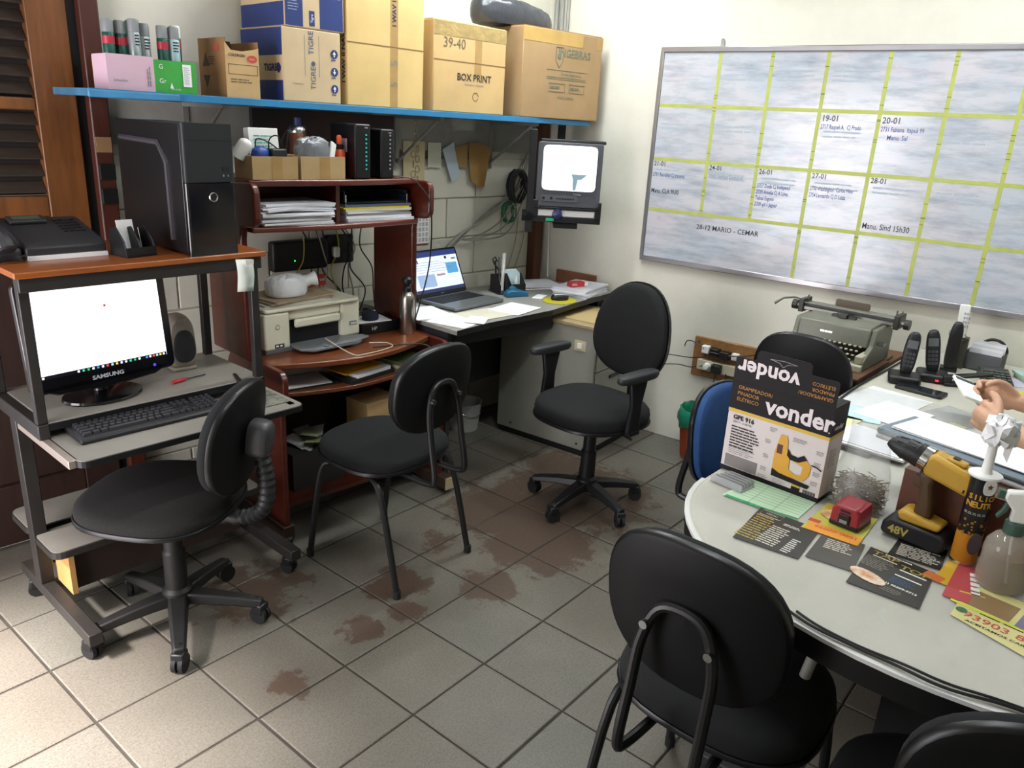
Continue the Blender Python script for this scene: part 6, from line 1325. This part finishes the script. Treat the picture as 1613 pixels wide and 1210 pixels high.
MB().box(-.215, .225, .300, .345, .153, .183).build('carriage', OLV, tw, bevel=.004); MB().cyl((-.21, .262, .184), (.22, .262, .184), .004, n=8).build('paper_bail', STL, tw); MB().box(-.21, .22, .262, .27, .156, .168).build('scale_rail', STL, tw)
for s_ in (-1, 1):
    MB().box(s_*.222-.012, s_*.222+.012, .25, .35, .143, .200).build('carriage_end', OLD, tw, bevel=.003); MB().cyl((s_*.232, .285, .166), (s_*.256, .285, .166), .012, n=12).build('shaft_end', STL, tw); MB().cyl((s_*.25, .285, .166), (s_*.274, .285, .166), .021, n=16).build('platen_knob', OLD, tw)
MB().tube([(-.225, .27, .193), (-.26, .255, .201), (-.305, .23, .193), (-.335, .205, .168)], [.004, .004, .005, .007], 8).build('return_lever', STL, tw)
MB().prism(rrect(-.085, .075, .183, .213, .008), 0, .012, 0, AX((0, .335, 0), (1, 0, 0), (0, .0, 1))).build('paper_rest', mat('brown paper rest', '#54483a', .5), tw)
for x in (-.21, .228, .205): MB().cyl((x, .30, .193), (x, .30, .214), .004, n=8).build('margin_lever', STL, tw)
MB().box(.19, .215, .16, .20, .085, .095).build('lever_tab', STL, tw)
cable('black_lead', [(2.10, -.55, .725), (2.08, -.58, .74), (2.12, -.62, .746)], .003, CORD, label='short black lead end by the typewriter front', cat='cable')

# ================================================================= FAR END OF THE LONG TABLE
Z = ZT+.0008
cable('desk_edge_cord', [(1.70, -.885, Z+.004), (1.95, -.884, Z+.004), (2.25, -.90, Z+.004), (2.55, -.915, Z+.004)], .004, CORD, label='black cord along the table edge beside the typewriter boards', cat='cable')
sheet('news_paper', 'printed sheet lying in front of the smartphone', 1.84, -1.00, -100, .21, .28, Z, mat('print grey paper', '#dde0e2', .7, var=.08, vscale=30))
sheet('pale_blue_note', 'pale blue note on the papers behind the nail bag', 1.64, -.985, -80, .12, .15, Z+.0014, mat('pale blue note', '#b5ced6', .7))
sheet('yellow_note', 'pale yellow note nearest the tool carton', 1.52, -.945, -95, .11, .13, Z+.0014, mat('pale yellow note', '#d3d2a2', .7))
sheet('white_form', 'white form overlapping the pale blue note', 1.72, -1.06, -105, .16, .22, Z+.0028)
sheet('green_cover', 'green cover corner sticking out behind the tool carton', 1.46, -.91, -92, .09, .16, Z, mat('green cover', '#2f8a63', .5))
sheet('grey_print', 'grey printed leaflet under the hands', 1.83, -1.21, -110, .16, .24, Z, mat('grey leaflet', '#a6a8a6', .7, col2='#8b8e8e', vscale=60, stretch=(1, 6, 1)))
sheet('buff_strip', 'buff card strip between the bright papers and the leaflet', 1.66, -1.20, -112, .05, .25, Z+.0014, mat('buff strip', '#b5b595', .7))
sheet('dark_file', 'dark file edge lying left of the bright white papers', 1.33, -1.04, -98, .16, .12, Z, mat('dark file', '#3b3a3c', .5), t=.012)
stack('white_papers', 'low stack of white paper on the table behind the nail bag', (1.36, -1.10, Z+.0125), -96, .20, .17, 4, .003, [WHITE, PAPB], .008, 14, cat='paper')
sm = thing('smartphone', 'black smartphone lying face up on the table', 'phone', (2.065, -1.065, Z), -96)
MB().prism(rrect(-.080, .080, -.040, .040, .008), 0, .010).build('case', BLACK, sm, bevel=.002); MB().box(-.060, .062, -.033, .033, .010, .0106).build('screen', mat('phone glass', '#1e2226', .06, coat=.5), sm)
def cordless(label, x, y, rz, lean):
    t = thing('cordless_telephone', label, 'telephone', (x, y, Z), rz)
    MB().prism(rrect(-.055, .055, -.06, .05, .015), 0, .032).build('dock', BLACK, t, bevel=.008)
    M = T((0, .005, .022), 0, -8, lean)
    h = MB().pad(.050, .165, .026, p=3.2, crown=.004, M=M @ AX((0, .012, .085), (1, 0, 0), (0, 0, 1))).build('handset', mat('handset black', '#1b1b1e', .45), t)
    MB().box(-.017, .017, -.018, -.0155, .105, .135, 0, M).build('display', mat('grey display', '#5c6062', .3), h)
    for r in range(4):
        for c in range(3): MB().box(-.017+.012*c, -.008+.012*c, -.0185, -.0155, .035+.015*r, .045+.015*r, 0, M).build('key', mat('key grey', '#3d3d42', .5), h)
    return t
cordless('black cordless telephone in its dock, the one nearest the typewriter', 2.15, -.985, -75, 3); cordless('black cordless telephone leaning beside the first, with red lamp', 2.27, -1.055, -75, -9)
o = MB().cyl((2.212, -1.085, Z+.012), (2.212, -1.085, Z+.016), .006, n=10).build('red_lamp', mat('red led', '#ff2a3a', .3, emit='#ff2a3a', estr=2)); tag(o, 'small red lamp glowing in front of the second telephone', 'lamp')
th = thing('telephone_handset', 'tall black handset standing upright beside the remote control', 'telephone', (2.46, -1.075, Z), -80)
MB().pad(.048, .20, .03, p=3.2, crown=.004, M=AX((0, .015, .10), (1, 0, 0), (0, 0, 1))).build('body', mat('handset black', '#1b1b1e', .45), th); MB().box(-.03, .03, -.02, .04, 0, .012).build('foot', BLACK, th)
rc = thing('remote_holder', 'white remote control standing in a metal pencil holder', 'remote control', (2.55, -1.085, Z), -85)
MB().prism(rrect(-.026, .026, -.022, .022, .006), 0, .125).build('holder', mat('smoked holder', '#4c4d44', .35, .3), rc); MB().prism(rrect(-.019, .019, .09, .255, .008), 0, .016, 0, AX((.0, .008, 0), (1, 0, .06), (0, 0, 1))).build('remote', WPLAST, rc, bevel=.003)
for r in range(4):
    for c in range(3): MB().box(-.012+.009*c, -.006+.009*c, -.010, -.0075, .165+.017*r, .174+.017*r).build('button', mat('grey button', '#9a9da0', .5), rc)
MB().tube([(-.035+.014*math.cos(a*.63), -.012, .135+.018*math.sin(a*.63)) for a in range(10)], .0016, 5, closed=True).build('key_ring', STL, rc); MB().tube([(.005+.010*math.cos(a*.63), -.024, .128+.012*math.sin(a*.63)) for a in range(10)], .0014, 5, closed=True).build('key_ring', STL, rc)
ch2 = thing('card_index', 'dark card index box with white cards by the wall', 'card box', (2.60, -1.175, Z), -94)
MB().box(-.065, .065, -.045, .045, 0, .004).build('base', BLACK, ch2); MB().box(-.065, .065, -.045, -.041, 0, .07).build('front', mat('mesh grey', '#5b5d60', .5, bump=.3, bscale=300), ch2)
for x in (-.065, .061): MB().box(x, x+.004, -.041, .045, 0, .075).build('side', BLACK, ch2)
for i in range(5): MB().box(-.055, .06, -.035+.014*i, -.033+.014*i, .004, .085+.006*i, 0, T((0, 0, 0), 2*i-4)).build('card', WHITE if i % 2 else PAPB, ch2)
o = MB().tube([(.05*math.cos(R(a)), 0, .05*math.sin(R(a))) for a in range(0, 181, 12)], .006, 8).build('black_hoop', BLACK, loc=(2.685, -1.185, Z+.06), rz=-95); tag(o, 'black hoop handle behind the card index box', 'handle')
pn_ = thing('hole_punch', 'black two-arm paper punch in front of the smartphones', 'paper punch', (2.27, -1.165, Z), -60)
MB().box(-.075, .075, -.025, .025, 0, .012).build('base', BLACK, pn_, bevel=.003); MB().prism([(-.078, .022), (-.07, .034), (.085, .060), (.09, .050)], -.018, .018, 0, XZ).build('arm', BLACK, pn_, bevel=.003); MB().box(-.08, -.05, -.022, .022, .012, .036).build('hinge', BLACK, pn_, bevel=.003)
kp = thing('desk_calculator', 'dark grey desk calculator with rows of keys beyond the hands', 'calculator', (2.45, -1.24, Z), -70)
MB().prism([(-.07, 0), (.075, 0), (.075, .035), (.05, .04), (-.07, .012)], -.05, .05, 0, AX((0, 0, 0), (0, 1, 0), (0, 0, 1))).build('body', mat('dark olive plastic', '#3a3d38', .5), kp, bevel=.003)
for r in range(4):
    for c in range(5): MB().box(-.007, .007, -.006, .006, 0, .006, 0, T((-.036+.018*c, -.05+.02*r, .018+.0045*r), 0, 12)).build('key', mat('calculator key', '#4c4f4a', .5), kp)
sheet('yellow_sheet', 'bright yellow sheet beside the right-hand arm', 2.32, -1.36, -80, .16, .10, Z, mat('bright yellow', '#c9c420', .6))
sheet('lilac_print', 'pale lilac printed sheet near the green notes', 2.50, -1.34, -70, .15, .12, Z, mat('lilac paper', '#bdb9c9', .7), t=.001)
stack('green_notes', 'curled stack of pale green notes at the right edge', (2.57, -1.36, Z+.0015), -60, .12, .10, 4, .006, [mat('pale green note', '#b8c7a6', .7), mat('pale teal note', '#a6c2b8', .7)], .010, 17, cat='notes', curl=.006)
# ================================================================= PERSON AT THE TABLE (arms in view, holding a phone)
SKIN = mat('skin', '#c89a7e', .5, var=.10, vscale=18, bump=.05, bscale=120)
def frame_of(o, X, Z):
    X = Vector(X).normalized(); Z = Vector(Z); Z = (Z-X*Z.dot(X)).normalized(); Y = Z.cross(X); m = Matrix((X, Y, Z)).transposed().to_4x4(); m.translation = o; return m
body = MB()
def blob(c, rx, ry, rz_, M=None): 
    q = []; K = M or Matrix.Identity(4)
    body.lathe([(math.sin(math.pi*i/10)+1e-4, -math.cos(math.pi*i/10)) for i in range(11)], 14, 0, K @ Matrix.Translation(c) @ Matrix.Diagonal((rx, ry, rz_, 1)))
def limb(pts, rs, M=None, n=12):
    K = M or Matrix.Identity(4); P2 = [K @ Vector(p) for p in pts]; sp = spline(P2, 4); m_ = len(pts)-1; rr = []
    for i in range(len(sp)): t = min(i/4, m_-1e-6); k = int(t); rr.append(rs[k]+(rs[k+1]-rs[k])*(t-k))
    body.tube(sp, rr, n)
    for p, r in ((sp[0], rr[0]), (sp[-1], rr[-1])): blob(p, r*.98, r*.98, r*.98)
def hand(w, X, Z, thumb_sign, curl, thumb, spreads=(.03, .01, -.01, -.03)):
    """w wrist, X finger direction, Z back of hand; thumb lies at +Y*thumb_sign"""
    F = frame_of(w, X, Z); s_ = thumb_sign
    limb([(-.01, 0, 0), (.03, 0, 0), (.07, 0, .002)], [.026, .030, .028], F @ Matrix.Diagonal((1, 1.25, .62, 1)))
    for k in range(4): limb([(.01, s_*(.026-.0175*k), 0), (.05, s_*(.030-.0195*k), .004), (.085, s_*(.032-.021*k), .004)], [.012, .013, .0115], F)
    L = (.072, .080, .075, .058); r0 = (.0096, .0098, .0094, .0082)
    for k in range(4):
        p = Vector((.086-.004*abs(k-1), s_*(.032-.021*k), .003)); a = 0; pts = [p.copy()]; l = L[k]
        for j, fr in enumerate((.45, .31, .24)):
            a += R(curl[k][j]); d = Vector((math.cos(a), s_*spreads[k], -math.sin(a))); p = p+d*l*fr; pts.append(p.copy())
        limb(pts, [r0[k], r0[k]*.98, r0[k]*.9, r0[k]*.78], F, 10)
    limb([(.012, s_*.022, -.006)]+[(x, s_*y, z) for x, y, z in thumb], [.015, .0135, .0112, .0092], F, 10)
    return F
# near (left) arm, far (right) arm
LW = Vector((1.575, -1.352, .842)); RW = Vector((1.905, -1.362, .834))
limb([(1.415, -2.06, 1.13), (1.33, -1.88, .97), (1.30, -1.70, .822), (1.43, -1.54, .83), LW], [.052, .046, .043, .040, .027])
limb([(1.845, -2.06, 1.13), (1.92, -1.90, .98), (1.95, -1.74, .825), (1.935, -1.56, .82), RW], [.052, .046, .043, .040, .027])
hand(LW, (.84, .55, .03), (-.50, .78, .22), -1, ((38, 48, 35), (48, 52, 35), (54, 52, 38), (58, 50, 40)), ((.045, .050, -.010), (.085, .062, -.014), (.118, .060, -.020)))
hand(RW, (-.10, .97, .16), (.97, .12, .18), 1, ((34, 46, 32), (40, 50, 34), (46, 52, 36), (52, 50, 36)), ((.040, .045, -.012), (.070, .056, -.032), (.090, .052, -.058)))
# neck and head
limb([(1.63, -2.12, 1.16), (1.63, -2.10, 1.28)], [.058, .052]); blob((1.63, -2.075, 1.385), .074, .090, .108); blob((1.63, -2.02, 1.325), .048, .050, .045); blob((1.63, -1.985, 1.375), .012, .020, .022)
for s_ in (-1, 1): blob((1.63+s_*.076, -2.09, 1.38), .010, .020, .028); blob((1.63+s_*.028, -2.0, 1.395), .016, .012, .010)
limb([(1.595, -2.10, .55), (1.63, -2.12, .75), (1.63, -2.13, 1.0), (1.63, -2.12, 1.16)], [.13, .13, .14, .10])
for s_ in (-1, 1):
    limb([(1.63+s_*.09, -2.12, .53), (1.63+s_*.12, -1.72, .53), (1.63+s_*.12, -1.70, .12), (1.63+s_*.12, -1.70, .05), (1.63+s_*.13, -1.58, .035)], [.085, .062, .045, .040, .036])
pe = bpy.data.objects.new('person', body.mesh('person', SKIN)); COL.objects.link(pe)
tag(pe, 'person at the right edge with bare forearms, holding a white phone in both hands', 'person')
rm = pe.modifiers.new('remesh', 'REMESH'); rm.mode = 'VOXEL'; rm.voxel_size = .0042; rm.use_smooth_shade = True
sm_ = pe.modifiers.new('smooth', 'SMOOTH'); sm_.factor = .5; sm_.iterations = 3
def cloth(name, m, build):
    global body
    keep = body; body = MB(); build(); o = bpy.data.objects.new(name, body.mesh(name, m)); COL.objects.link(o); o.parent = pe; body = keep
    r = o.modifiers.new('remesh', 'REMESH'); r.mode = 'VOXEL'; r.voxel_size = .009; r.use_smooth_shade = True; return o
def shirt():
    limb([(1.63, -2.11, .56), (1.63, -2.12, .75), (1.63, -2.13, 1.0), (1.63, -2.12, 1.17)], [.150, .150, .160, .085])
    for s_ in (-1, 1): limb([(1.63+s_*.12, -2.10, 1.12), (1.63+s_*.215, -2.06, 1.13), (1.63+s_*.285, -1.93, 1.02)], [.080, .068, .060])
cloth('shirt', mat('dark blue shirt', '#2a3550', .85, var=.1), shirt)
def trousers():
    for s_ in (-1, 1): limb([(1.63+s_*.08, -2.13, .54), (1.63+s_*.12, -1.71, .535), (1.63+s_*.12, -1.69, .12)], [.105, .080, .062])
cloth('trousers', mat('dark trousers', '#23262c', .9), trousers)
def hair(): blob((1.63, -2.09, 1.405), .080, .092, .105)
cloth('hair', mat('black hair', '#17130f', .7), hair)
def shoes():
    for s_ in (-1, 1): limb([(1.63+s_*.12, -1.72, .045), (1.63+s_*.13, -1.55, .036)], [.044, .038])
cloth('shoes', mat('black shoe', '#141414', .5), shoes)
leg_chair('black chair the person at the table sits on', 1.63, -2.12, 90)
# phone held in the hands
ph_ = thing('held_phone', 'white smartphone with lit screen held in both hands', 'phone')
A = Vector((1.775, -1.268, .842)); B = Vector((1.900, -1.203, .872)); up_ = (B-A).normalized(); nr = Vector((-.30, -.50, .85)); rt_ = up_.cross(nr).normalized()
ph_.matrix_world = AX((A+B)/2, tuple(rt_), tuple(up_))
MB().prism(rrect(-.034, .034, -.071, .071, .009), -.0045, .0045).build('case', WPLAST, ph_, bevel=.002); MB().box(-.030, .030, -.064, .062, .0045, .0052).build('screen', mat('phone screen', '#e6eef2', .2, emit='#dfe9ef', estr=.7), ph_); MB().box(-.030, .030, .040, .062, .0052, .0055).build('dark_header', mat('phone header', '#2d3338', .3), ph_)
MB().lines(AX((0, -.01, .0054), (1, 0, 0), (0, 1, 0)), .05, .08, 9, 0, .3, 3).build('screen_text', GREYINK, ph_)
